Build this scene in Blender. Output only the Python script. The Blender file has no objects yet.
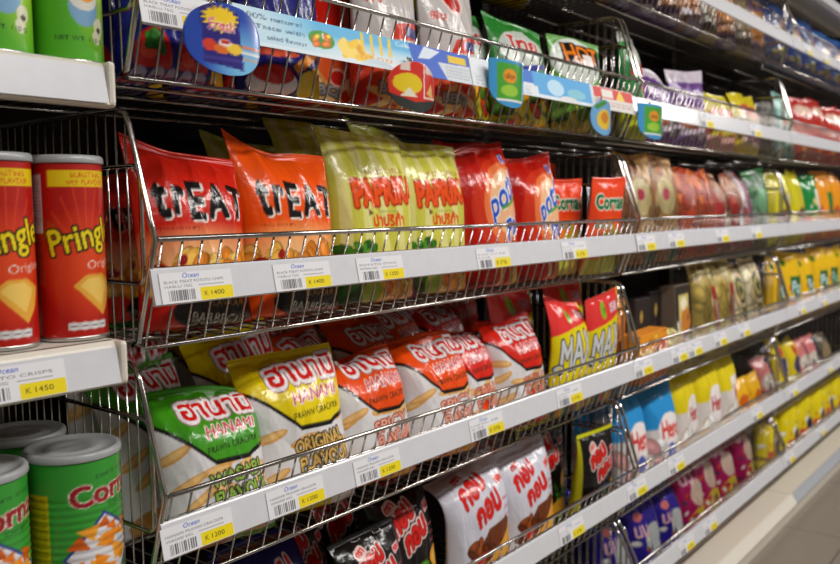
import bpy, bmesh, math, random
import numpy as np
sc = bpy.context.scene
COL = sc.collection
H = 1.11                      # camera height above the floor
R = math.radians

# ------------------------------------------------------------------ materials
def lin(c):
    c = np.asarray(c, float) / 255.0
    return np.where(c <= .04045, c / 12.92, ((c + .055) / 1.055) ** 2.4)

def mat(name, col=None, rough=.5, metal=0., attr=False, bump=0., bscale=60., spec=.5, coat=0., sat=0.):
    m = bpy.data.materials.new(name); m.use_nodes = True
    nt = m.node_tree; b = nt.nodes['Principled BSDF']
    b.inputs['Roughness'].default_value = rough
    b.inputs['Metallic'].default_value = metal
    b.inputs['Specular IOR Level'].default_value = spec
    b.inputs['Coat Weight'].default_value = coat
    b.inputs['Coat Roughness'].default_value = .12
    tc = nt.nodes.new('ShaderNodeTexCoord')
    nz = nt.nodes.new('ShaderNodeTexNoise'); nz.inputs['Scale'].default_value = bscale; nz.inputs['Detail'].default_value = 3
    nt.links.new(tc.outputs['Object'], nz.inputs['Vector'])
    if attr:
        a = nt.nodes.new('ShaderNodeAttribute'); a.attribute_name = 'Col'
        nt.links.new(a.outputs['Color'], b.inputs['Base Color'])
    else:
        l = lin(col)
        mx = nt.nodes.new('ShaderNodeMix'); mx.data_type = 'RGBA'
        mx.inputs[6].default_value = (*(l * .93), 1); mx.inputs[7].default_value = (*np.minimum(l * 1.05, 1), 1)
        nt.links.new(nz.outputs['Fac'], mx.inputs[0]); nt.links.new(mx.outputs[2], b.inputs['Base Color'])
    if bump:
        bp = nt.nodes.new('ShaderNodeBump'); bp.inputs['Strength'].default_value = bump; bp.inputs['Distance'].default_value = .004
        nt.links.new(nz.outputs['Fac'], bp.inputs['Height']); nt.links.new(bp.outputs['Normal'], b.inputs['Normal'])
    return m

FILM = mat('printed_film', rough=.2, attr=True, bump=.5, bscale=34., spec=.42)
FOIL = mat('printed_foil', rough=.2, metal=.6, attr=True, bump=1., bscale=26., coat=.3)
PAPER = mat('printed_paper', rough=.55, attr=True, spec=.3)
PLAST = mat('printed_plastic', rough=.2, attr=True, coat=.4)
BANM = mat('printed_banner', rough=.5, attr=True, spec=.3)
CANM = mat('printed_can', rough=.3, attr=True, coat=.3)
CHROME = mat('chrome_wire', (196, 192, 188), .14, 1.)
DARKWIRE = mat('zinc_wire', (96, 94, 92), .45, .7, bump=.05, bscale=300)
RAILM = mat('white_rail_plastic', (210, 211, 217), .3, spec=.5, coat=.15)
CREAM = mat('cream_enamel', (222, 216, 204), .35, bump=.03, bscale=200)
DARKPANEL = mat('dark_back_panel', (30, 24, 22), .8, bump=.1, bscale=120, spec=.1)
STEEL = mat('grey_upright_steel', (90, 88, 86), .45, .6)
LIDM = mat('frosted_lid_plastic', (158, 160, 162), .3, coat=.1)
RIMM = mat('tin_rim', (190, 188, 184), .3, .9)
BASEM = mat('base_deck_enamel', (206, 198, 184), .4, bump=.02, bscale=150)
CHANM = mat('price_channel_plastic', (168, 172, 180), .3)
CARD = mat('plain_card', (200, 150, 70), .6)
def clear_mat(name, tint=(235, 236, 238), k=.22):
    m = bpy.data.materials.new(name); m.use_nodes = True; nt = m.node_tree
    out = nt.nodes['Material Output']; b = nt.nodes.new('ShaderNodeBsdfGlossy')
    b.inputs['Color'].default_value = (*lin(tint), 1); b.inputs['Roughness'].default_value = .16
    tr = nt.nodes.new('ShaderNodeBsdfTransparent'); mx = nt.nodes.new('ShaderNodeMixShader')
    fr = nt.nodes.new('ShaderNodeFresnel'); ad = nt.nodes.new('ShaderNodeMath'); ad.operation = 'MULTIPLY_ADD'
    ad.inputs[1].default_value = .9; ad.inputs[2].default_value = k
    nt.links.new(fr.outputs[0], ad.inputs[0]); nt.links.new(ad.outputs[0], mx.inputs[0])
    nt.links.new(tr.outputs[0], mx.inputs[1]); nt.links.new(b.outputs[0], mx.inputs[2]); nt.links.new(mx.outputs[0], out.inputs[0])
    nz = nt.nodes.new('ShaderNodeTexNoise'); nz.inputs['Scale'].default_value = 40
    bp = nt.nodes.new('ShaderNodeBump'); bp.inputs['Strength'].default_value = .6; bp.inputs['Distance'].default_value = .004
    nt.links.new(nz.outputs['Fac'], bp.inputs['Height']); nt.links.new(bp.outputs[0], b.inputs['Normal']); nt.links.new(bp.outputs[0], fr.inputs['Normal'])
    return m
CLEAR = clear_mat('clear_wrap_film', k=.03)
STEMM = clear_mat('clear_plastic_strip', k=.3)

# ------------------------------------------------------------------ canvas
_tc = {}
def text_tris(s):
    if s in _tc: return _tc[s]
    cu = bpy.data.curves.new('t', 'FONT'); cu.body = s; cu.resolution_u = 3
    ob = bpy.data.objects.new('t', cu); COL.objects.link(ob)
    dg = bpy.context.evaluated_depsgraph_get()
    me = bpy.data.meshes.new_from_object(ob.evaluated_get(dg)); me.calc_loop_triangles()
    v = np.array([x.co[:2] for x in me.vertices]) if len(me.vertices) else np.zeros((0, 2))
    t = np.array([x.vertices[:] for x in me.loop_triangles], int)
    bpy.data.objects.remove(ob); bpy.data.curves.remove(cu); bpy.data.meshes.remove(me)
    _tc[s] = (v, t); return _tc[s]

class Canvas:
    def __init__(s, w, h, bg):
        s.w, s.h = w, h
        s.a = np.empty((h, w, 3)); s.a[:] = np.array(bg) / 255.
        s.X, s.Y = np.meshgrid((np.arange(w) + .5) / w, (np.arange(h) + .5) / h)
    def put(s, m, c, al=1.):
        s.a[m] = s.a[m] * (1 - al) + al * np.array(c) / 255.
    def rect(s, x0, y0, x1, y1, c, al=1.): s.put((s.X >= x0) & (s.X < x1) & (s.Y >= y0) & (s.Y < y1), c, al)
    def ell(s, cx, cy, rx, ry, c, rot=0, al=1., asp=None):
        asp = s.h / s.w if asp is None else asp
        dx = s.X - cx; dy = (s.Y - cy) * asp; k, q = math.cos(rot), math.sin(rot)
        s.put(((dx * k + dy * q) / rx) ** 2 + ((-dx * q + dy * k) / ry) ** 2 < 1, c, al)
    def poly(s, pts, c, al=1.):
        m = np.zeros((s.h, s.w), bool); n = len(pts)
        for i in range(n):
            (x0, y0), (x1, y1) = pts[i], pts[(i + 1) % n]
            if y0 == y1: continue
            m ^= ((s.Y >= min(y0, y1)) & (s.Y < max(y0, y1)) & (s.X < x0 + (s.Y - y0) * (x1 - x0) / (y1 - y0)))
        s.put(m, c, al)
    def glow(s, cx, cy, rx, ry, c, p=1.):
        d = np.clip(1 - ((s.X - cx) / rx) ** 2 - ((s.Y - cy) / ry) ** 2, 0, 1)[..., None] ** p
        s.a[:] = s.a * (1 - d) + d * np.array(c) / 255.
    def text(s, t, cx, cy, h, c, w=None, rot=0., shear=0., ol=(), bold=0., curve=0.):
        v, tr = text_tris(t)
        if not len(tr): return
        lo, hi = v.min(0), v.max(0); ph = h * s.h; sy = ph / (hi[1] - lo[1])
        sx = sy if w is None else w * s.w / (hi[0] - lo[0])
        q = (v - (lo + hi) / 2) * [sx, sy]
        q[:, 0] += q[:, 1] * shear
        wd = (hi[0] - lo[0]) * sx
        q[:, 1] += -curve * (q[:, 0] / max(wd, 1)) ** 2 * ph * 4
        k, z = math.cos(rot), math.sin(rot)
        q = np.stack([q[:, 0] * k - q[:, 1] * z + cx * s.w, q[:, 0] * z + q[:, 1] * k + cy * s.h], 1)
        m = np.zeros((s.h, s.w), bool)
        for a, b, d in tr:
            A, B, D = q[a], q[b], q[d]
            x0 = max(int(min(A[0], B[0], D[0])), 0); x1 = min(int(max(A[0], B[0], D[0])) + 2, s.w)
            y0 = max(int(min(A[1], B[1], D[1])), 0); y1 = min(int(max(A[1], B[1], D[1])) + 2, s.h)
            if x0 >= x1 or y0 >= y1: continue
            gx, gy = np.meshgrid(np.arange(x0, x1) + .5, np.arange(y0, y1) + .5)
            def e(P, Q): return (Q[0] - P[0]) * (gy - P[1]) - (Q[1] - P[1]) * (gx - P[0])
            e1, e2, e3 = e(A, B), e(B, D), e(D, A)
            m[y0:y1, x0:x1] |= ((e1 >= 0) & (e2 >= 0) & (e3 >= 0)) | ((e1 <= 0) & (e2 <= 0) & (e3 <= 0))
        for r, oc in ol: s.put(dil(m, (r * .6 + bold * .4) * s.w), oc)
        s.put(dil(m, bold * .4 * s.w), c)
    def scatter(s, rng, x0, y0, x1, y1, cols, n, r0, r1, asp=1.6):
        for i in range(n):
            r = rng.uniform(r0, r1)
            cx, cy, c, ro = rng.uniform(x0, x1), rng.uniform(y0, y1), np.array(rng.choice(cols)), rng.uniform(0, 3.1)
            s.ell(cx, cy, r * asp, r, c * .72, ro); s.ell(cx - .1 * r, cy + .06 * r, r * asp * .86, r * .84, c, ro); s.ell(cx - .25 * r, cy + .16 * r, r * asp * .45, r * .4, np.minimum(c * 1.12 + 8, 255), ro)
    def small(s, x0, y0, x1, y1, c, rows, rng):          # lines of tiny print
        for i in range(rows):
            y = y1 - (i + .5) * (y1 - y0) / rows; x = x0
            while x < x1 - .02 * (x1 - x0):
                l = rng.uniform(.04, .14) * (x1 - x0)
                s.rect(x, y - .28 * (y1 - y0) / rows, min(x + l, x1), y + .28 * (y1 - y0) / rows, c, .55); x += l + .03 * (x1 - x0)
    def cells(s):
        a = s.a[:s.h // 2 * 2, :s.w // 2 * 2]
        return lin(255 * (a[::2, ::2] + a[1::2, ::2] + a[::2, 1::2] + a[1::2, 1::2]) / 4)

def dil(m, r):
    k = int(round(r))
    if k < 1: return m
    o = m.copy()
    for dy in range(-k, k + 1):
        for dx in range(-k, k + 1):
            if dx * dx + dy * dy <= r * r + .5 and (dx or dy):
                ys, yd = (max(dy, 0), max(-dy, 0)); xs, xd = (max(dx, 0), max(-dx, 0))
                o[ys:m.shape[0] - yd, xs:m.shape[1] - xd] |= m[yd:m.shape[0] - ys, xd:m.shape[1] - xs]
    return o

# ------------------------------------------------------------------ printed designs  (x right, y up, 0..1)
CHIP = [(226, 150, 50), (236, 176, 76), (214, 126, 34), (240, 190, 96)]
def d_treat(c, r, base=(206, 34, 18), deep=(120, 20, 12), black=True):
    c.a[:] = np.array(base) / 255.
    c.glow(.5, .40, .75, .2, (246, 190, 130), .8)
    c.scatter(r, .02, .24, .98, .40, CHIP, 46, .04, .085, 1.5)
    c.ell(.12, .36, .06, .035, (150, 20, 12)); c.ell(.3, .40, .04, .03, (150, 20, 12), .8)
    for ch, x, h, rt, lw in (('t', .115, .15, .1, .085), ('r', .265, .115, -.05, .085), ('E', .43, .17, -.02, .12), ('A', .635, .155, .04, .17), ('T', .85, .16, -.06, .15)):
        x = .085 + .92 * x
        c.text(ch, x + .012, .682, h, (236, 226, 222), w=lw, rot=rt, bold=.04)
        c.text(ch, x, .69, h, (14, 12, 14), w=lw, rot=rt, bold=.034)
    c.text('POTATO CHIPS', .3, .56, .018, deep, w=.34)
    c.ell(.62, .14, .42, .13, (18, 16, 18)); c.ell(.62, .14, .37, .11, (30, 26, 26))
    c.text('BARBECUE', .6, .09, .05, (226, 222, 214), w=.5, rot=-.12, bold=.008)
    c.text('FLAVOUR', .66, .17, .035, (196, 150, 50), w=.34, rot=-.05, bold=.006)
    c.small(.4, .19, .85, .235, (150, 160, 60), 2, r)
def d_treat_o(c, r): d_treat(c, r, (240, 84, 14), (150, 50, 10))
def d_paprika(c, r):
    c.a[:] = np.array((206, 204, 78)) / 255.
    for i in range(5): c.rect(.06 + i * .2, 0, .15 + i * .2, 1, (226, 222, 140))
    c.text('POTATO STICK', .6, .765, .026, (150, 70, 30), w=.5, rot=.06, bold=.006)
    c.text('PAPRIKA', .58, .66, .125, (238, 84, 20), w=.78, rot=.05, bold=.03, ol=[(.022, (170, 40, 16))])
    c.small(.45, .545, .68, .56, (130, 120, 80), 1, r)
    c.poly([(.32, .53), (.38, .545), (.32, .57)], (120, 90, 60))
    c.text('ปาปริก้า', .56, .51, .075, (226, 60, 20), w=.38, bold=.012)
    c.ell(.13, .27, .17, .11, (190, 30, 20)); c.ell(.2, .2, .13, .12, (150, 20, 16)); c.ell(.08, .25, .05, .03, (240, 150, 120))
    c.scatter(r, .0, .3, .3, .36, [(50, 120, 30), (80, 150, 40), (30, 90, 24)], 16, .02, .05, 2.4)
    c.ell(.2, .1, .2, .16, (40, 70, 26)); c.ell(.32, .12, .1, .08, (150, 170, 60))
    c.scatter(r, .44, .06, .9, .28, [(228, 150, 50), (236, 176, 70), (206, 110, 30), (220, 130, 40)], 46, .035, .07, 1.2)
    c.ell(.94, .12, .1, .1, (120, 30, 110)); c.rect(0, 0, 1, .03, (160, 150, 50))
def d_potae(c, r):
    c.a[:] = np.array((188, 24, 14)) / 255.
    c.ell(.66, .56, .56, .40, (206, 52, 24)); c.ell(.72, .57, .46, .34, (232, 120, 66)); c.ell(.76, .59, .38, .27, (240, 186, 140))
    c.text('potae', .7, .64, .17, (30, 80, 190), w=.66, rot=.42, shear=.2, bold=.02, ol=[(.022, (236, 236, 240))])
    c.text('Par', .76, .46, .13, (30, 80, 190), w=.3, rot=.42, shear=.2, bold=.02, ol=[(.02, (236, 236, 240))])
    c.text('K', .86, .87, .05, (30, 80, 190), bold=.015, ol=[(.015, (230, 230, 240))])
    c.poly([(.55, .57), (.95, .66), (.95, .635), (.55, .55)], (90, 160, 60))
    for i in range(16):
        x = r.uniform(.45, .98); c.poly([(x, r.uniform(.02, .1)), (x + .05, .03), (x + .07, r.uniform(.2, .33)), (x + .02, .3)], r.choice([(226, 206, 110), (236, 220, 140), (206, 176, 80)]))
    c.rect(0, 0, .4, .1, (130, 14, 10))
def d_cornae(c, r):
    c.a[:] = np.array((238, 70, 26)) / 255.
    c.glow(.5, .45, .6, .2, (246, 130, 60), 1)
    c.text('Cornae', .5, .77, .13, (16, 110, 56), w=.8, bold=.026, ol=[(.024, (232, 240, 226))])
    c.text('คอร์นเน่', .34, .56, .075, (90, 130, 110), w=.44, bold=.012, ol=[(.008, (190, 200, 190))])
    c.poly([(.3, .4), (.42, .5), (.5, .44), (.57, .6), (.66, .46), (.8, .52), (.95, .36), (.95, .2), (.25, .2)], (200, 196, 40))
    for i in range(14): c.ell(.06 + i * .07, .13, .05, .13, r.choice([(206, 206, 70), (226, 226, 110), (180, 190, 50)]), r.uniform(-.3, .3))
HAN = {'green': (64, 150, 26), 'yellow': (232, 208, 14), 'orange': (238, 78, 14), 'red': (216, 36, 20)}
def d_hanami(c, r, k):
    col = HAN[k]; c.a[:] = np.array((222, 220, 222)) / 255.
    for i in range(16):
        x, y, a = r.uniform(.05, .95), r.uniform(.04, .6), r.uniform(-.1, .5)
        c.ell(x, y, .15, .035, (216, 160, 86), a); c.ell(x, y + .004, .13, .02, (234, 190, 124), a)
    top = [(0, 1), (1, 1), (1, .60), (.8, .56), (.74, .54), (.42, .54), (.0, .80)]
    c.poly([(x, y - .025) for x, y in top], (16, 14, 12)); c.poly(top, col)
    c.text('ฮานามิ', .6, .845, .135, (206, 28, 24), w=.70, rot=.07, bold=.02, ol=[(.06, (150, 100, 110)), (.045, (238, 232, 234))])
    c.text('HANAMI', .64, .70, .06, (196, 40, 50), w=.5, rot=.07, bold=.008, ol=[(.016, (240, 220, 222))], shear=.25)
    c.text('PRAWN CRACKER', .62, .61, .032, (22, 26, 14), w=.52, rot=.07, bold=.006)
    t1, t2, tc = {'green': ('WASABI', 'FLAVOUR', (150, 190, 80)), 'yellow': ('ORIGINAL', 'FLAVOUR', (222, 180, 100)),
                  'orange': ('SPICY', 'FLAVOUR', (230, 170, 150)), 'red': ('CHILLI', 'FLAVOUR', (226, 150, 130))}[k]
    dk = (26, 24, 16) if k in ('green', 'yellow') else (150, 50, 30)
    c.text(t1, .6, .44, .075, tc, w=.5, rot=.1, bold=.012, ol=[(.02, dk)])
    c.text(t2, .64, .34, .075, tc, w=.52, rot=.1, bold=.012, ol=[(.02, dk)])
    if k == 'yellow':
        c.rect(.25, 0, 1, .25, (226, 200, 16)); c.poly([(.6, .02), (1, .02), (1, .29), (.64, .27)], (230, 226, 222))
        c.ell(.72, .17, .03, .07, (170, 24, 16), .4); c.ell(.86, .17, .03, .07, (170, 24, 16), .6); c.ell(.12, .1, .14, .09, (110, 80, 30))
    elif k == 'green': c.ell(.25, .1, .2, .09, (196, 140, 70)); c.rect(.5, 0, 1, .1, (90, 150, 40))
    else:
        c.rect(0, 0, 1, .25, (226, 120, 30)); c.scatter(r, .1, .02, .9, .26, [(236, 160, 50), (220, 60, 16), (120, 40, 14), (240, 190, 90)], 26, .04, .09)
def d_max(c, r):
    c.a[:] = np.array((222, 52, 50)) / 255.
    c.rect(0, 0, 1, .70, (226, 206, 12)); c.poly([(0, .70), (0, .64), (1, .72), (1, .80)], (226, 206, 12)); c.rect(.96, .5, 1, 1, (226, 200, 16))
    c.ell(.44, .86, .07, .1, (130, 180, 30), .3); c.ell(.47, .86, .02, .04, (60, 110, 20))
    c.text('กรอบ', .76, .86, .07, (240, 220, 226), w=.24, bold=.012, ol=[(.01, (150, 60, 80))])
    c.text('MAX', .54, .58, .24, (206, 208, 212), w=.84, rot=.12, shear=.3, bold=.03, ol=[(.03, (60, 62, 66))])
    c.ell(.1, .45, .09, .05, (60, 62, 66)); c.ell(.1, .45, .07, .035, (206, 208, 212)); c.ell(.11, .455, .03, .015, (226, 206, 12))
    for i in range(16): c.rect(i / 16, 0, (i + 1) / 16, r.uniform(.3, .35), r.choice([(220, 60, 40), (230, 200, 30), (60, 120, 110), (230, 140, 40), (120, 60, 40), (236, 214, 90)]))
def d_kob(c, r, dark=False, edge=False):
    c.a[:] = np.array((16, 14, 15) if dark else (206, 206, 218)) / 255.
    tc = (206, 28, 22); ol = [(.045, (226, 200, 196)), (.02, (120, 20, 18))] if dark else [(.008, (150, 20, 20))]
    c.text('ตรา', .3, .85, .035, tc, w=.14, rot=.3, bold=.01, ol=ol[:1])
    c.text('กอบ', .40, .765, .095, tc, w=.40, rot=.32, shear=.1, bold=.026, ol=ol)
    c.text('กอบ', .54, .64, .095, tc, w=.40, rot=.32, shear=.1, bold=.026, ol=ol)
    c.text('กอบ', .86, .78, .04, tc, w=.14, rot=.2, bold=.01, ol=[(.02, (232, 210, 214))])
    for i in range(3): c.rect(.78, .56 + .05 * i, .96, .575 + .05 * i, (190, 90, 100), .6)
    if dark:
        c.scatter(r, .35, .12, 1, .44, [(40, 90, 24), (70, 130, 30), (24, 60, 16)], 36, .02, .05, 2)
        c.ell(.86, .45, .13, .1, (222, 150, 40)); c.ell(.86, .45, .1, .07, (232, 176, 70))
        c.ell(.72, .22, .22, .1, (222, 160, 50)); c.ell(.3, .1, .2, .08, (190, 40, 26)); c.scatter(r, .3, .0, .9, .14, [(150, 190, 40), (110, 160, 30)], 12, .04, .07)
        if edge: c.rect(0, .955, 1, 1, (206, 206, 20)); c.rect(0, 0, .07, .95, (176, 170, 20))
    else:
        c.poly([(.12, .28), (.3, .38), (.5, .52), (.8, .57), (.95, .52), (.9, .40), (.55, .34), (.3, .24)], (108, 52, 24))
        c.scatter(r, .2, .28, .75, .45, [(130, 60, 26), (90, 40, 18), (150, 76, 36)], 20, .02, .05, 2)
        c.poly([(.5, .32), (.95, .54), (1, .42), (1, .0), (.2, .0), (.25, .2)], (226, 164, 60))
        for i in range(5): c.ell(.3 + .15 * i, .16, .08, .2, r.choice([(236, 140, 60), (240, 186, 96), (226, 120, 50)]), -.3)
        c.ell(.36, .33, .09, .04, (190, 30, 24), .5)
def d_kobdark(c, r): d_kob(c, r, True)
def d_kobedge(c, r): d_kob(c, r, True, True)
def d_navy(c, r):
    c.a[:] = np.array((26, 28, 96)) / 255.
    c.text('กอบ', .5, .7, .16, (210, 40, 36), w=.5, rot=.2, bold=.03, ol=[(.03, (226, 220, 230))]); c.rect(0, .92, 1, .96, (120, 60, 30))
    c.scatter(r, .1, .05, .9, .3, CHIP, 24, .05, .08)
def d_tomato(c, r):
    c.a[:] = np.array((26, 28, 118)) / 255.
    c.ell(.5, .8, .42, .2, (240, 200, 40)); c.text('Fresh', .52, .78, .16, (206, 36, 40), w=.7, rot=.1, bold=.03, ol=[(.025, (244, 236, 240))])
    c.small(.3, .6, .9, .66, (200, 204, 226), 2, r)
    for x, y, q in ((.24, .155, .15), (.58, .13, .14), (.87, .17, .13)):
        c.ell(x, y, q, q * 1.02, (190, 26, 20)); c.ell(x - .05, y + .02, q * .4, q * .35, (222, 70, 50)); c.scatter(r, x - .05, y + .05, x + .05, y + .08, [(40, 110, 30), (70, 140, 40)], 5, .02, .05, 2)
    c.rect(.02, .02, .98, .1, (24, 26, 90)); 
    for i in range(5): c.ell(.14 + i * .13, .065, .055, .05, (150, 146, 170)); c.rect(.10 + i * .13, .058, .18 + i * .13, .07, (60, 56, 100))
    c.ell(.9, .1, .14, .1, (230, 180, 40))
def d_tomato2(c, r):
    d_tomato(c, r); c.rect(0, 0, 1, .5, (26, 28, 108))
    c.ell(.3, .11, .24, .1, (226, 226, 230)); c.ell(.3, .15, .2, .06, (190, 30, 20)); c.ell(.75, .1, .2, .12, (226, 200, 50))
    c.poly([(.5, .2), (.9, .36), (.94, .3), (.55, .16)], (226, 140, 40)); c.poly([(.62, .16), (.98, .26), (.98, .21), (.64, .12)], (236, 200, 70)); c.ell(.3, .26, .28, .03, (226, 90, 60))
def d_shrimp(c, r):
    c.a[:] = np.array((196, 26, 16)) / 255.
    c.glow(.5, .3, .6, .25, (220, 90, 40), 1)
    for i in range(14): c.ell(r.uniform(.2, .95), r.uniform(.03, .24), .15, .035, r.choice([(226, 180, 110), (206, 140, 70), (236, 200, 140)]), r.uniform(-.9, .9))
    c.text('BBQ', .4, .16, .07, (150, 150, 150), w=.42, bold=.02, ol=[(.02, (90, 80, 80))]); c.ell(.6, .25, .12, .08, (226, 170, 150)); c.ell(.6, .25, .1, .06, (200, 40, 30))
    c.text('กุ้ง', .5, .8, .12, (240, 220, 90), w=.5, bold=.03)
def d_silver(c, r):
    d_shrimp(c, r); c.rect(0, .46, 1, 1, (196, 190, 188)); c.poly([(.35, .46), (.98, .5), (.98, .62), (.45, .56)], (206, 50, 30))
    c.ell(.5, .82, .2, .13, (230, 210, 206)); c.ell(.5, .82, .16, .1, (190, 30, 26)); c.text('1', .5, .82, .1, (240, 236, 230), bold=.02)
    c.text('ฟิช', .2, .7, .05, (196, 60, 50), w=.2, bold=.01); c.rect(.6, .5, 1, .56, (50, 60, 130))
def d_greensilver(c, r):
    c.a[:] = np.array((40, 130, 46)) / 255.
    c.ell(.5, .7, .4, .2, (196, 204, 196)); c.text('ไทย', .5, .74, .12, (200, 60, 60), w=.5, bold=.03, ol=[(.02, (230, 230, 226))])
    c.poly([(.1, .52), (.9, .6), (.95, .56), (.15, .46)], (50, 60, 150)); c.rect(0, 0, 1, .45, (196, 186, 30))
    c.scatter(r, 0, 0, 1, .42, [(206, 150, 30), (190, 60, 24), (110, 150, 30), (226, 206, 50), (60, 110, 30)], 40, .06, .12)
def d_hot(c, r):
    c.a[:] = np.array((90, 160, 60)) / 255.; c.ell(.5, .75, .5, .3, (206, 214, 206)); c.rect(.2, .70, .96, .93, (24, 20, 20))
    c.text('HOT', .58, .82, .18, (240, 130, 30), w=.66, bold=.03); c.rect(.58, .70, .78, .82, (240, 230, 226)); c.rect(0, 0, 1, .42, (50, 100, 36))
    c.scatter(r, 0, 0, 1, .4, [(150, 160, 40), (90, 130, 40), (190, 170, 50)], 24, .06, .1)
def blob(bg, items, txt=None, sc_=None):
    def f(c, r):
        c.a[:] = np.array(bg) / 255.
        if sc_: c.scatter(r, *sc_)
        for k, *a in items: getattr(c, k)(*a)
        if not sc_: c.scatter(r, .05, .06, .95, .62, [(226, 222, 216), (190, 60, 44), (60, 52, 70), (220, 190, 70), tuple(bg)], 16, .018, .05, 1.8)
        if txt: c.text(txt[0], *txt[1], bold=.025, ol=[(.025, txt[2])] if txt[2] else ())
    return f
TAN = [(206, 160, 96), (222, 184, 124), (180, 130, 70), (190, 120, 60)]
ORC = [(222, 96, 30), (236, 130, 50), (190, 60, 20), (210, 80, 40)]
RCR = [(206, 150, 110), (190, 70, 50), (226, 180, 150), (150, 60, 50)]
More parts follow.
